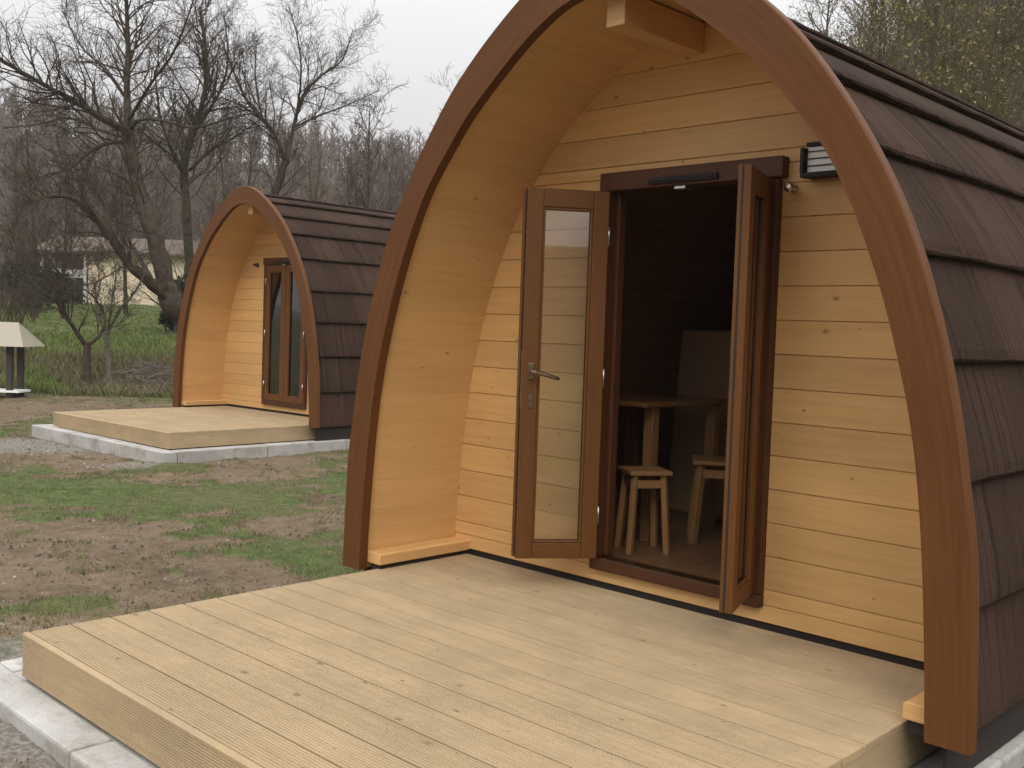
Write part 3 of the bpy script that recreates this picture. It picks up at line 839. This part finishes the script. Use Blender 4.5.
tag(deck1, 'pale ribbed timber deck in the foreground before the open doors', 'deck', 'timber decks in front of the pods')
tag(deck2, 'pale timber deck in front of the farther pod with closed doors', 'deck', 'timber decks in front of the pods')

# ------------------------------------------------------------------ concrete bases
def make_base():
    root = empty('concrete_base', (1.318, 0, -.17))
    xa, xb, ya, yb, w = -1.60, 1.50, -2.46, LEN+.2, .15
    zt_, zb = 0.0, -.16
    def kerb(p0, p1, hor):
        n = max(1, round((p1-p0)/1.0)); st = (p1-p0)/n
        for q in range(n):
            a = p0+q*st+.004; b = p0+(q+1)*st-.004; dz = random.uniform(-.004, .003)
            m = M(); hor(m, a, b, dz); m.build('kerb_block', CONC, root, bevel=.012)
    kerb(xa, xb, lambda m, a, b, dz: m.box((a, ya, zb), (b, ya+w, zt_+dz)))
    for x in (xa, xb-w): kerb(ya+w, yb, lambda m, a, b, dz: m.box((x, a, zb), (x+w, b, zt_+dz)))
    m = M(); m.box((xa+w+.001, ya+w+.001, zb), (xb-w-.001, yb, -.012)); m.build('slab', CONC, root)
    return root
base1 = make_base(); base2 = copy_tree(base1); base2.location = (-7.069, 3.515, .049-.17); base2.rotation_euler[2] = .026
tag(base1, 'pale concrete slab edge under the foreground deck', 'concrete base', 'concrete bases under the pods')
tag(base2, 'low concrete kerb base under the farther deck and pod', 'concrete base', 'concrete bases under the pods')

# ------------------------------------------------------------------ furniture inside
def make_stool():
    root = empty('stool', (0, 0, .098))
    m = M(); m.rnd = .3; m.box((-.112, -.105, .400), (.112, .105, .424), g=0); m.build('seat', STOOLW, root, bevel=.006)
    for sx in (-1, 1):
        for sy in (-1, 1):
            m = M(); m.rnd = random.random()
            m.bar((sx*.100, sy*.095, 0), (sx*.076, sy*.072, .399), .030, .030); m.build('leg', STOOLW, root, bevel=.003)
    for sy in (-1, 1):
        m = M(); m.rnd = .8; m.box((-.07, sy*.076-.008, .335), (.07, sy*.076+.008, .375), g=0); m.build('rail', STOOLW, root)
    for sx in (-1, 1):
        m = M(); m.rnd = .1; m.box((sx*.080-.008, -.066, .335), (sx*.080+.008, .066, .375), g=1); m.build('rail', STOOLW, root)
    return root
st1 = make_stool(); st1.location = (.80, .46, .098); st1.rotation_euler[2] = math.radians(56)
st2 = copy_tree(st1); st2.location = (.90, 1.00, .098); st2.rotation_euler[2] = math.radians(36); st2.scale = (1.35, 1.25, 1.06)
tag(st1, 'small square wooden stool nearest the doorway, in front of the table', 'stool', 'stools inside the pod')
tag(st2, 'square wooden stool farther inside, half hidden by the right door', 'stool', 'stools inside the pod')
tb = empty('table', (.36, 1.0, .098))
m = M(); m.rnd = .4; m.box((-.36, -.44, .725), (.36, .36, .752), g=1); m.build('tabletop', TABLEW, tb, bevel=.008)
for x, y in ((.30, -.31), (-.28, -.31), (.30, .28), (-.28, .28)):
    m = M(); m.rnd = random.random(); m.box((x-.03, y-.03, 0), (x+.03, y+.03, .724), g=2); m.build('leg', STOOLW, tb, bevel=.004)
tag(tb, 'wooden table with pale legs inside the open pod behind the stool', 'table')
bd = empty('bed', (.75, 2.0, .098))
m = M(); m.prism([(-.62, 0.0), (.62, 0.0), (.62, 1.15), (-.54, 1.15)], -.42, -.38, 1); m.build('headboard', BEDM, bd, bevel=.02)
m = M(); m.box((-.6, -.379, .15), (.6, 1.5, .30), g=1); m.build('bed_frame', STOOLW, bd)
m = M(); m.box((-.58, -.37, .301), (.58, 1.48, .46)); m.build('mattress', BEDM, bd, bevel=.04)
for x in (-.55, .55):
    m = M(); m.box((x-.03, 1.40, 0), (x+.03, 1.46, .149), g=2); m.build('leg', STOOLW, bd)
tag(bd, 'bed with a pale tall headboard in the dark pod interior', 'bed')

# ------------------------------------------------------------------ trees
def wander(p, d, L, n, jit, up):
    pts = [p.copy()]; d = d.normalized(); st = L/n
    for _ in range(n):
        d = (d+Vector((random.gauss(0, jit), random.gauss(0, jit), random.gauss(0, jit)+up))).normalized()
        p = p+d*st; pts.append(p.copy())
    return pts
def perp(d):
    a = d.cross(Vector((random.gauss(0, 1), random.gauss(0, 1), random.gauss(0, 1))))
    return a.normalized() if a.length > 1e-4 else Vector((1, 0, 0))
def grow(T, p, d, L, r, lvl, mx, up=.06, fine=.004, den=1.0):
    n = 5 if lvl < mx else 3
    pts = wander(p, d, L, n, .19, up)
    r1 = r*.42 if lvl < mx else fine*.6
    rad = [r+(r1-r)*i/n for i in range(n+1)]
    T.tube(pts, rad, 5 if r > .03 else (4 if r > .012 else 3), cap=False)
    if lvl >= mx: return
    k = int(random.randint(4, 6)*den)
    for q in range(k):
        t = .22+.78*(q+random.random())/k
        i = min(int(t*n), n-1); pp = pts[i].lerp(pts[i+1], t*n-i)
        dd = (pts[i+1]-pts[i]).normalized(); ang = random.uniform(.5, 1.15)
        nd = dd*math.cos(ang)+perp(dd)*math.sin(ang)+Vector((0, 0, up*1.5))
        grow(T, pp, nd, L*random.uniform(.42, .68)*(1.1-.35*t), max((r+(r1-r)*t)*.6, fine), lvl+1, mx, up, fine, den)
RS = [.62, 2.0]
def limb(TR, TW, pts, r0, r1, kids, L, mx=2, up=.04, sides=8, fine=.004, t0=.15, den=1.0):
    # resample and roughen
    P = [Vector(p) for p in pts]; out = []; r0 *= RS[0]; r1 *= RS[0]; kids = int(kids*RS[1])
    for i in range(len(P)-1):
        a = P[max(i-1, 0)]; b = P[i]; c = P[i+1]; d = P[min(i+2, len(P)-1)]
        for t in (0, .25, .5, .75):
            q = .5*((2*b)+(c-a)*t+(2*a-5*b+4*c-d)*t*t+(3*b-a-3*c+d)*t**3); out.append(q)
    out.append(P[-1]); n = len(out)
    rad = [r0+(r1-r0)*(i/(n-1))**.8 for i in range(n)]
    out = [o+Vector((random.gauss(0, .07), random.gauss(0, .07), random.gauss(0, .07)))*rr for o, rr in zip(out, rad)]
    TR.tube(out, [rr*random.uniform(.93, 1.08) for rr in rad], sides)
    for q in range(kids):
        t = t0+(1-t0)*(q+random.random())/kids; i = min(int(t*(n-1)), n-2)
        pp = out[i].lerp(out[i+1], t*(n-1)-i); dd = (out[i+1]-out[i]).normalized(); ang = random.uniform(.5, 1.1)
        nd = dd*math.cos(ang)+perp(dd)*math.sin(ang)+Vector((0, 0, .25))
        grow(TW, pp, nd, L*random.uniform(.6, 1.15)*(1.15-.45*t), max(min(rad[i]*.42, .024), fine*1.5), 0, mx, up, fine, den)
def finish(name, loc, TR, TW, bark, twig, label, group=None):
    loc = Vector(loc)
    root = empty(name, loc)
    for T, nm, mt in ((TR, 'trunk', bark), (TW, 'crown', twig)):
        T.v = [(x-loc.x, y-loc.y, z-loc.z) for x, y, z in T.v]
        T.build(nm, mt, root, smooth=True, uvs=False)
    tag(root, label, 'tree', group)
    return root
def px(*a): return [at_s(x, y, s) for x, y, s in a]

# A: big old tree behind the farther pod
TR, TW = M(), M(); s = 23.5
limb(TR, TW, px((190, 400, s), (188, 345, s), (184, 318, s), (171, 303, s-.2), (165, 285, s-.3)), .50, .38, 2, 1.5, 2)
limb(TR, TW, px((166, 292, s-.3), (160, 255, s-.3), (150, 225, s-.2), (140, 195, s), (132, 160, s+.2), (128, 130, s+.3)), .36, .22, 9, 1.5, 2, t0=.3)
limb(TR, TW, px((128, 132, s+.3), (127, 90, s+.5), (128, 50, s+.6), (126, 0, s+.4), (120, -60, s)), .16, .04, 20, 1.5, 2)
limb(TR, TW, px((129, 132, s+.3), (100, 117, s-.4), (78, 103, s-.9), (50, 88, s-1.3), (22, 72, s-1.8), (-15, 50, s-2)), .15, .04, 18, 1.5, 2)
limb(TR, TW, px((127, 138, s+.3), (100, 130, s+.9), (70, 118, s+1.5), (40, 124, s+2), (5, 128, s+2.5)), .08, .02, 14, 1.4, 2)
limb(TR, TW, px((127, 142, s+.3), (110, 143, s), (92, 150, s-.3), (70, 168, s-.8), (45, 175, s-1.2)), .10, .03, 12, 1.3, 2)
limb(TR, TW, px((131, 130, s+.3), (140, 120, s-.2), (165, 121, s-.6), (195, 128, s-.9), (230, 118, s-1.2), (262, 112, s-1.6)), .08, .018, 14, 1.2, 2)
limb(TR, TW, px((129, 120, s+.3), (150, 85, s-.4), (172, 55, s-1), (185, 25, s-1.3), (200, -20, s-1.6)), .07, .02, 14, 1.2, 2)
limb(TR, TW, px((127, 100, s+.5), (105, 70, s+.9), (80, 45, s+1.2), (62, 10, s+1.4)), .06, .018, 12, 1.2, 2)
limb(TR, TW, px((166, 296, s-.3), (148, 280, s-.7), (130, 265, s-1.1), (110, 238, s-1.5), (92, 213, s-1.9), (62, 195, s-2.3), (25, 203, s-2.8)), .25, .05, 15, 1.3, 2, t0=.3)
limb(TR, TW, px((150, 278, s-.7), (135, 250, s-.2), (115, 222, s+.3), (95, 190, s+.7), (82, 165, s+1)), .09, .03, 9, 1.2, 2, t0=.4)
finish('bare_tree', at_s(190, 400, s), TR, TW, BARK, TWIG, 'largest bare tree, its thick leaning trunk emerging from behind the farther pod')
# B
TR, TW = M(), M(); s = 27
limb(TR, TW, px((196, 330, s), (190, 260, s), (186, 200, s), (184, 160, s), (196, 125, s), (205, 90, s), (206, 50, s), (200, 10, s)), .26, .05, 26, 1.9, 2, t0=.25)
limb(TR, TW, px((186, 175, s), (172, 150, s-.6), (160, 115, s-1), (155, 70, s-1.4)), .10, .025, 12, 1.5, 2)
limb(TR, TW, px((196, 128, s), (218, 95, s+.5), (228, 60, s+1), (224, 15, s+1.5)), .08, .025, 14, 1.4, 2)
limb(TR, TW, px((190, 170, s), (212, 150, s+.5), (238, 135, s+1), (262, 118, s+1.5)), .07, .02, 12, 1.3, 2)
finish('bare_tree', at_s(196, 330, s), TR, TW, BARK, TWIG, 'upright bare tree just left of the farther pod, behind the leaning one')
# C
TR, TW = M(), M(); s = 29
limb(TR, TW, px((262, 330, s), (268, 250, s), (273, 200, s), (282, 172, s), (288, 152, s)), .24, .16, 6, 1.6, 2, t0=.4)
limb(TR, TW, px((288, 155, s), (294, 125, s+.3), (303, 95, s+.5), (322, 75, s+.8), (342, 60, s+1), (353, 30, s+1)), .11, .02, 18, 1.4, 2)
limb(TR, TW, px((296, 120, s+.3), (301, 75, s-.2), (298, 40, s-.5), (290, 10, s-.8)), .06, .018, 12, 1.2, 2)
limb(TR, TW, px((293, 128, s+.3), (318, 116, s+.8), (345, 106, s+1.2), (380, 90, s+1.5)), .06, .015, 12, 1.1, 2)
limb(TR, TW, px((286, 162, s), (272, 130, s-.5), (250, 105, s-1), (235, 75, s-1.3), (220, 35, s-1.6)), .11, .02, 18, 1.4, 2)
limb(TR, TW, px((262, 118, s-.7), (256, 85, s-.2), (255, 50, s)), .05, .015, 10, 1.2, 2)
finish('bare_tree', at_s(262, 330, s), TR, TW, BARK, TWIG, 'spreading bare tree rising right behind the arch of the farther pod')
RS[:] = [.66, 1.3]
# D1, D2: small pair on the bank
TR, TW = M(), M(); s = 19.0
limb(TR, TW, px((88, 404, s), (87, 370, s), (87, 342, s)), .125, .10, 0, 1, 2)
limb(TR, TW, px((86, 345, s), (72, 325, s-.2), (56, 300, s-.4), (48, 270, s-.5), (38, 240, s-.6)), .07, .015, 16, .9, 2)
limb(TR, TW, px((88, 345, s), (100, 335, s+.1), (105, 318, s+.2), (92, 295, s+.3), (70, 282, s+.4), (50, 262, s+.4)), .06, .015, 14, .8, 2)
limb(TR, TW, px((66, 315, s-.3), (60, 285, s-.8), (70, 255, s-1), (72, 225, s-1)), .035, .01, 12, .8, 2)
limb(TR, TW, px((56, 300, s-.4), (36, 285, s-.1), (20, 262, s), (8, 235, s)), .035, .01, 12, .8, 2)
finish('bare_tree', at_s(88, 404, s), TR, TW, BARK, TWIG, 'small bare tree with a stout dark trunk, left of the pale stemmed one')
TR, TW = M(), M(); s = 19.4
limb(TR, TW, px((110, 404, s), (109, 370, s), (107, 335, s)), .085, .065, 0, 1, 2)
limb(TR, TW, px((107, 336, s), (96, 308, s+.2), (100, 280, s+.3), (92, 250, s+.4)), .04, .01, 9, .7, 2)
limb(TR, TW, px((107, 336, s), (118, 312, s), (130, 298, s-.2), (142, 280, s-.3), (148, 262, s-.4)), .05, .015, 6, .6, 2, t0=.5)
limb(TR, TW, px((108, 330, s), (112, 300, s-.3), (116, 270, s-.5), (108, 240, s-.5)), .035, .01, 8, .7, 2)
finish('bare_tree', at_s(110, 404, s), TR, TW, BARKP, TWIG, 'small bare tree with a slim pale grey stem on the bank')

RS[:] = [1, 1]
# generic background trees (one of each kind, then copied)
def gen_tree(Ht, r, kids, L, mx, bark, twig, loc, leaves=0, label='', fine=.008, name='bare_tree'):
    TR, TW = M(), M()
    pts = wander(Vector((0, 0, -.2)), Vector((random.gauss(0, .05), random.gauss(0, .05), 1)), Ht, 7, .06, .1)
    limb(TR, TW, pts, r, r*.15, kids, L, mx, up=.06, sides=6, fine=fine, t0=.22)
    root = empty(name, loc)
    TR.build('trunk', bark, root, smooth=True, uvs=False); cr = TW.build('crown', twig, root, smooth=True, uvs=False)
    if leaves:
        vs = [Vector(TW.v[random.randrange(len(TW.v))]) for _ in range(leaves)]
        lm = M()
        for v in vs:
            lm.rnd = random.random(); b = len(lm.v); q = random.uniform(.018, .036)
            for _ in range(3): lm.v.append(tuple(v+Vector((random.gauss(0, q), random.gauss(0, q), random.gauss(0, q)))))
            lm.face([b, b+1, b+2])
        lm.build('buds', BUD, root)
    return root
protos = []
bg = [  # px, s, scale
    (362, 36, 1.0), (395, 40, .9), (340, 44, .95), (318, 38, .8), (412, 46, 1.0), (300, 48, 1.05), (245, 40, 1.0), (228, 46, 1.15), (150, 56, 1.1), (118, 58, 1.2),
    (80, 60, 1.1), (48, 56, 1.15), (20, 44, 1.0), (38, 35, .8), (375, 52, 1.1), (430, 40, 1.1), (350, 60, 1.2), (272, 58, 1.1), (205, 54, 1.1), (55, 72, 1.3), (62, 31, .62), (124, 34, .7), (100, 64, 1.1), (25, 64, 1.2)]
lab_bg = ['thin bare tree standing above the roof of the farther pod', 'hazy bare tree on the slope behind the house']
for k, (x, s, sc) in enumerate(bg):
    if k < 4:
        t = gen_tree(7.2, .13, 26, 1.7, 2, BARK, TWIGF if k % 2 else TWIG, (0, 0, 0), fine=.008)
        protos.append(t)
    else: t = copy_tree(protos[k % 4])
    u = (x-PX)/FPX*s; p = su(s, u); t.location = (p.x, p.y, hz(p.x, p.y)); t.scale = (sc, sc, sc*random.uniform(.9, 1.1)); t.rotation_euler[2] = random.random()*6.28
    if s < 35 and x < 200: tag(t, 'thin bare tree on the grassy bank right in front of the cream house', 'tree', 'bare trees in front of the house')
    elif x > 215: tag(t, 'thin bare tree rising above the roof of the farther pod', 'tree', 'bare trees above the roof of the farther pod')
    else: tag(t, 'tall thin bare tree on the slope behind the cream house', 'tree', 'bare trees behind the house')
rp = []
rt = [(905, 22, 1.0), (940, 25, 1.0), (975, 21, .9), (1005, 24, 1.0), (870, 28, 1.1), (925, 32, 1.1), (960, 34, 1.2), (995, 33, 1.1), (835, 33, 1.1), (890, 38, 1.2), (1030, 29, 1.1), (1020, 18, .8), (800, 38, 1.1), (855, 24, .8), (915, 42, 1.1), (945, 40, 1.1), (980, 44, 1.2), (1012, 40, 1.1), (880, 46, 1.1), (850, 44, 1.1), (965, 28, .9), (932, 19, .7)]
for k, (x, s, sc) in enumerate(rt):
    if k < 3: t = gen_tree(7.0, .10, 46, 1.6, 2, BARK, TWIGG, (0, 0, 0), leaves=1500, fine=.006, name='budding_tree'); rp.append(t)
    else: t = copy_tree(rp[k % 3])
    u = (x-PX)/FPX*s; p = su(s, u); t.location = (p.x, p.y, hz(p.x, p.y)-.1); t.scale = (sc, sc, sc*random.uniform(.9, 1.1)); t.rotation_euler[2] = random.random()*6.28
    tag(t, 'olive budding tree on the slope above the dark tiled roof of the nearest pod', 'tree', 'budding trees above the nearest pod roof')

# far wood: one mass
def far_wood():
    T = M()
    for _ in range(1350):
        s = 58+140*random.random()**.9; x = random.uniform(-60, 700) if random.random() < .8 else random.uniform(700, 1080)
        u = (x-PX)/FPX*s; p = su(s, u); z = hz(p.x, p.y); ht = random.uniform(5, 8.5)
        top = Vector((p.x+random.gauss(0, .4), p.y+random.gauss(0, .4), z+ht))
        T.tube([Vector((p.x, p.y, z-.3)), (Vector((p.x, p.y, z))+top)*.5, top], [.14, .08, .02], 3, cap=False)
        for q in range(26):
            t = random.uniform(.12, .98); b = Vector((p.x, p.y, z)).lerp(top, t)
            a = random.random()*6.28; L = random.uniform(.8, 2.4)*(1.15-.6*t)
            e = b+Vector((math.cos(a)*L*.7, math.sin(a)*L*.7, L*random.uniform(.5, 1.0)))
            T.tube([b, e], [.035+.0002*s, .012], 3, cap=False)
            for _k in range(2):
                c = b.lerp(e, random.uniform(.3, .9)); a2 = random.random()*6.28; l2 = L*.45
                T.tube([c, c+Vector((math.cos(a2)*l2*.7, math.sin(a2)*l2*.7, l2*.8))], [.02+.0001*s, .008], 3, cap=False)
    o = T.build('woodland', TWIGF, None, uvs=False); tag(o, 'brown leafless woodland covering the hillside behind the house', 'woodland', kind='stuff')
far_wood()
# brushwood thicket near the house and bank edge
def thicket(pxa, pxb, s0, s1, n, hmin, hmax, mat, label, name):
    T = M()
    for _ in range(n):
        s = random.uniform(s0, s1); x = random.uniform(pxa, pxb); u = (x-PX)/FPX*s; p = su(s, u); z = hz(p.x, p.y); h = random.uniform(hmin, hmax)
        b = Vector((p.x, p.y, z-.05))
        for k in range(3):
            d = Vector((random.gauss(0, .35), random.gauss(0, .35), 1)).normalized(); L = h*random.uniform(.6, 1)
            pts = wander(b, d, L, 3, .12, .03); T.tube(pts, [.012, .010, .008, .004], 3, cap=False)
            for q in range(5):
                c = pts[1].lerp(pts[3], random.random()); dd = Vector((random.gauss(0, .6), random.gauss(0, .6), .8)).normalized()
                T.tube([c, c+dd*L*random.uniform(.2, .4)], [.007, .003], 3, cap=False)
    o = T.build(name, mat, None, uvs=False); tag(o, label, 'brush', kind='stuff')
thicket(-50, 40, 26, 36, 60, .7, 2.0, TWIG, 'tangle of bare brush left of the house', 'brushwood')
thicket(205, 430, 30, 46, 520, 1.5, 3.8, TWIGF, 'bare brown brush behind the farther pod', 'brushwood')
thicket(780, 1060, 18, 34, 620, 1.0, 3.4, TWIGG, 'olive brush on the slope above the nearest pod roof', 'brushwood')

# evergreen shrubs on the left
def shrub(name, pxx, s, w, h, n, label):
    u = (pxx-PX)/FPX*s; p = su(s, u); z = hz(p.x, p.y)
    root = empty(name, (p.x, p.y, z)); m = M(); st = M()
    cl = [(random.gauss(0, w*.32), random.gauss(0, w*.32), h*random.uniform(.2, .85), random.uniform(.25, .5)*w*.6) for _ in range(16)]
    for c in cl: st.tube([Vector((0, 0, 0)), Vector((c[0]*.5, c[1]*.5, c[2]*.6)), Vector(c[:3])], [.03, .02, .008], 4, cap=False)
    for _ in range(n):
        c = random.choice(cl); d = Vector((random.gauss(0, 1), random.gauss(0, 1), random.gauss(0, 1))).normalized()*c[3]*random.random()**.4
        q = Vector(c[:3])+d; b = len(m.v); m.rnd = random.random(); e = .05
        if q.z < .02: continue
        for _k in range(3): m.v.append(tuple(q+Vector((random.gauss(0, e), random.gauss(0, e), random.gauss(0, e)))))
        m.face([b, b+1, b+2])
    st.build('stem', BARK, root, uvs=False); m.build('foliage', EVERG, root); tag(root, label, 'shrub')
shrub('evergreen_shrub', 26, 34, 1.7, 1.5, 4500, 'dark evergreen shrub at the left edge, above the pale roofed shelter')
shrub('evergreen_shrub', 58, 40, 1.3, .9, 2200, 'low dark evergreen shrub beside the porch of the cream house')
shrub('ivy_bush', 188, 24.6, 1.3, 1.5, 4000, 'dark green bush at the foot of the large leaning tree')

# heap of pruned branches on the bank
hp = at_s(150, 388, 19.6); hp.z = hz(hp.x, hp.y)
T = M()
for _ in range(260):
    c = Vector((random.gauss(0, .55), random.gauss(0, .35), 0)); c.z = hz(hp.x+c.x, hp.y+c.y)-hp.z+random.uniform(.03, .35)*math.exp(-c.length)
    d = (RH*random.gauss(0, 1)+Vector((0, random.gauss(0, .4), random.gauss(0, .22)))).normalized(); L = random.uniform(.2, .6)
    T.tube([c-d*L/2, c+Vector((random.gauss(0, .03), 0, random.gauss(0, .03))), c+d*L/2], [.009, .007, .003], 3, cap=False)
o = T.build('branch_heap', BARKP, None, uvs=False); o.location = hp; tag(o, 'low heap of pale cut branches on the bank beside the pale stemmed tree', 'branch heap', kind='stuff')

# ------------------------------------------------------------------ house on the hill
WALLC = plain('cream_render', (.72, .60, .43), .9, 0, .1, 1.5)
ROOFH = plain('weathered_brown_roof', (.10, .07, .05), .9, 0, .3, 3)
DARKG = plain('dark_window', (.02, .02, .022), .2)
WHITEW = plain('white_painted_wood', (.6, .58, .54), .6)
GREYW = plain('grey_brown_wall', (.24, .19, .14), .9)
hu = -17.2; hs = 50; hp = su(hs, hu)
house = empty('house', (hp.x, hp.y, 1.38), -YAW)
m = M(); m.box((-3.3, 0, -.3), (5.6, 6, 2.72)); m.build('wall', WALLC, house)
m = M(); m.box((-5.6, 1.6, -.3), (-3.302, 6, 2.72)); m.build('porch_wall', GREYW, house)
m = M(); m.prism([(-.5, 2.70), (6.5, 2.70), (6.5, 2.82), (3.0, 3.75), (-.5, 2.82)], -6.0, 6.0, 0); m.build('roof', ROOFH, house)
for x, z, w, h in ((1.35, 1.35, .75, .95), (3.9, 1.35, .75, .95)):
    m = M(); m.box((x-.06, -.05, z-.06), (x+w+.06, -.003, z+h+.06)); wn = m.build('window', WHITEW, house)
    m = M(); m.box((x, -.06, z), (x+w/2-.02, -.051, z+h)); m.box((x+w/2+.02, -.06, z), (x+w, -.051, z+h)); m.build('pane', DARKG, wn)
    m = M(); m.box((x-.12, -.16, z-.12), (x+w+.12, -.003, z-.062)); m.build('window_sill', WHITEW, wn)
m = M(); m.box((-4.5, 1.55, -.1), (-3.6, 1.597, 1.9)); m.build('door', DARKG, house)
m = M(); m.box((-3.42, -.2, -.2), (-3.30+.0, -.06, 2.69)); m.build('porch_post', WHITEW, house)
m = M(); m.box((-5.5, -.2, -.2), (-5.38, -.06, 2.69)); m.build('porch_post', WHITEW, house)
m = M(); m.box((-5.36, -.16, 1.55), (-3.44, -.08, 1.95)); m.build('porch_beam', WHITEW, house)
tag(house, 'cream single storey house with a brown roof up on the grassy hill', 'house')

# small roofed shelter at the left edge
sp_ = at_s(6, 396, 17.6); zg = hz(sp_.x, sp_.y)
sh = empty('garden_shelter', (sp_.x, sp_.y, zg), -YAW)
PALER = plain('pale_beige_roof', (.36, .32, .245), .7, 0, .06, 4)
rz0 = .63-zg
m = M(); b = len(m.v)
for p in ((-.95, -.42, rz0), (.48, -.42, rz0), (.48, .42, rz0), (-.95, .42, rz0), (-.68, 0, rz0+.40), (.20, 0, rz0+.40)): m.v.append(p)
for f in ((0, 1, 5, 4), (1, 2, 5), (2, 3, 4, 5), (3, 0, 4), (0, 3, 2, 1)): m.face([b+i for i in f])
m.build('roof', PALER, sh)
for x, y in ((-.75, -.18), (.15, -.18), (-.75, .2), (.15, .2)):
    m = M(); m.box((x-.045, y-.045, -.05), (x+.045, y+.045, rz0-.002), g=2); m.build('post', SIGNW, sh)
m = M(); m.box((-.7, -.30, .10), (.36, .14, .135)); m.build('bench_top', WHITEP, sh)
for x in (-.55, .22):
    m = M(); m.box((x-.05, -.22, -.05), (x+.05, .08, .099)); m.build('bench_leg', BLACKM, sh)
tag(sh, 'low garden shelter with pale sloping roof on dark posts at left edge', 'shelter')

# ------------------------------------------------------------------ light, sky
W = bpy.data.worlds.new('World'); S.world = W; W.use_nodes = True
nt = W.node_tree; L = nt.links.new; bg_ = nt.nodes['Background']
sky = N(nt, 'ShaderNodeTexSky'); sky.sky_type = 'NISHITA'; sky.sun_disc = False
SEL, SAZ = math.radians(42), math.radians(200)
sky.sun_elevation = SEL; sky.air_density = 1.0; sky.dust_density = 4.0; sky.ozone_density = 1.0
sun_dir = Vector((.55, -.62, 0)).normalized()     # towards the sun, horizontally
sky.sun_rotation = math.atan2(sun_dir.x, sun_dir.y)
tc = N(nt, 'ShaderNodeTexCoord')
hsv = N(nt, 'ShaderNodeHueSaturation', i_Saturation=.10); L(sky.outputs[0], hsv.inputs['Color'])
# overcast: most of the sky's variation hidden by an even cloud layer with soft banks, brighter overhead
sep = N(nt, 'ShaderNodeSeparateXYZ'); L(tc.outputs['Generated'], sep.inputs[0])
mp = N(nt, 'ShaderNodeMapping'); mp.inputs['Scale'].default_value = (1.2, 1.2, 3.2); L(tc.outputs['Generated'], mp.inputs[0])
cn = N(nt, 'ShaderNodeTexNoise', i_Scale=1.6, i_Detail=4.0, i_Roughness=.5, i_Distortion=.4); L(mp.outputs[0], cn.inputs[0])
zz = math_(nt, 'MAXIMUM', sep.outputs[2], 0.0)
lum = math_(nt, 'MULTIPLY_ADD', zz, 18.5, 3.6)
lum = math_(nt, 'MULTIPLY', lum, math_(nt, 'MULTIPLY_ADD', cn.outputs[0], .30, .85))
cl = N(nt, 'ShaderNodeCombineColor')
L(math_(nt, 'MULTIPLY', lum, 1.0), cl.inputs[0]); L(math_(nt, 'MULTIPLY', lum, 1.0), cl.inputs[1]); L(math_(nt, 'MULTIPLY', lum, 1.02), cl.inputs[2])
mixed = mixc(nt, .85, hsv.outputs[0], cl.outputs[0])
L(mixed, bg_.inputs[0]); bg_.inputs[1].default_value = .10
sl = bpy.data.lights.new('sun', 'SUN'); sl.energy = .8; sl.angle = math.radians(25); sl.color = (1, .95, .88)
so = bpy.data.objects.new('sun', sl); COL.objects.link(so)
d = Vector((sun_dir.x*math.cos(SEL), sun_dir.y*math.cos(SEL), math.sin(SEL)))
so.rotation_euler = d.to_track_quat('Z', 'Y').to_euler(); so.location = (0, -10, 20)

# haze over the valley
m = M(); m.box((-700, -700, -6), (700, 700, 75)); hzo = m.build('haze', bpy.data.materials.new('thin_haze'), None, uvs=False); hzo['kind'] = 'stuff'
hm = hzo.data.materials[0]; hm.use_nodes = True; hn = hm.node_tree; hn.nodes.remove(hn.nodes['Principled BSDF'])
pv = hn.nodes.new('ShaderNodeVolumePrincipled'); pv.inputs['Density'].default_value = .0010; pv.inputs['Color'].default_value = (.92, .90, .88, 1); pv.inputs['Anisotropy'].default_value = .2
hn.links.new(pv.outputs[0], hn.nodes['Material Output'].inputs['Volume'])

# ------------------------------------------------------------------ camera
cd = bpy.data.cameras.new('camera'); cam = bpy.data.objects.new('camera', cd); COL.objects.link(cam)
cd.sensor_width = 36; cd.lens = FPX/1024*36; cd.shift_x = 2/1024; cd.shift_y = -4/1024
cd.clip_end = 2000; cd.clip_start = .05
Mx = Matrix((R2, U2, -Fv)).transposed().to_4x4(); Mx.translation = C0
cam.matrix_world = Mx
S.camera = cam
vs = S.view_settings; vs.view_transform = 'Standard'; vs.look = 'None'; vs.exposure = .30; vs.gamma = 1; vs.use_curve_mapping = False
S.cycles.max_bounces = 8; S.cycles.transparent_max_bounces = 8
S.render.film_transparent = False
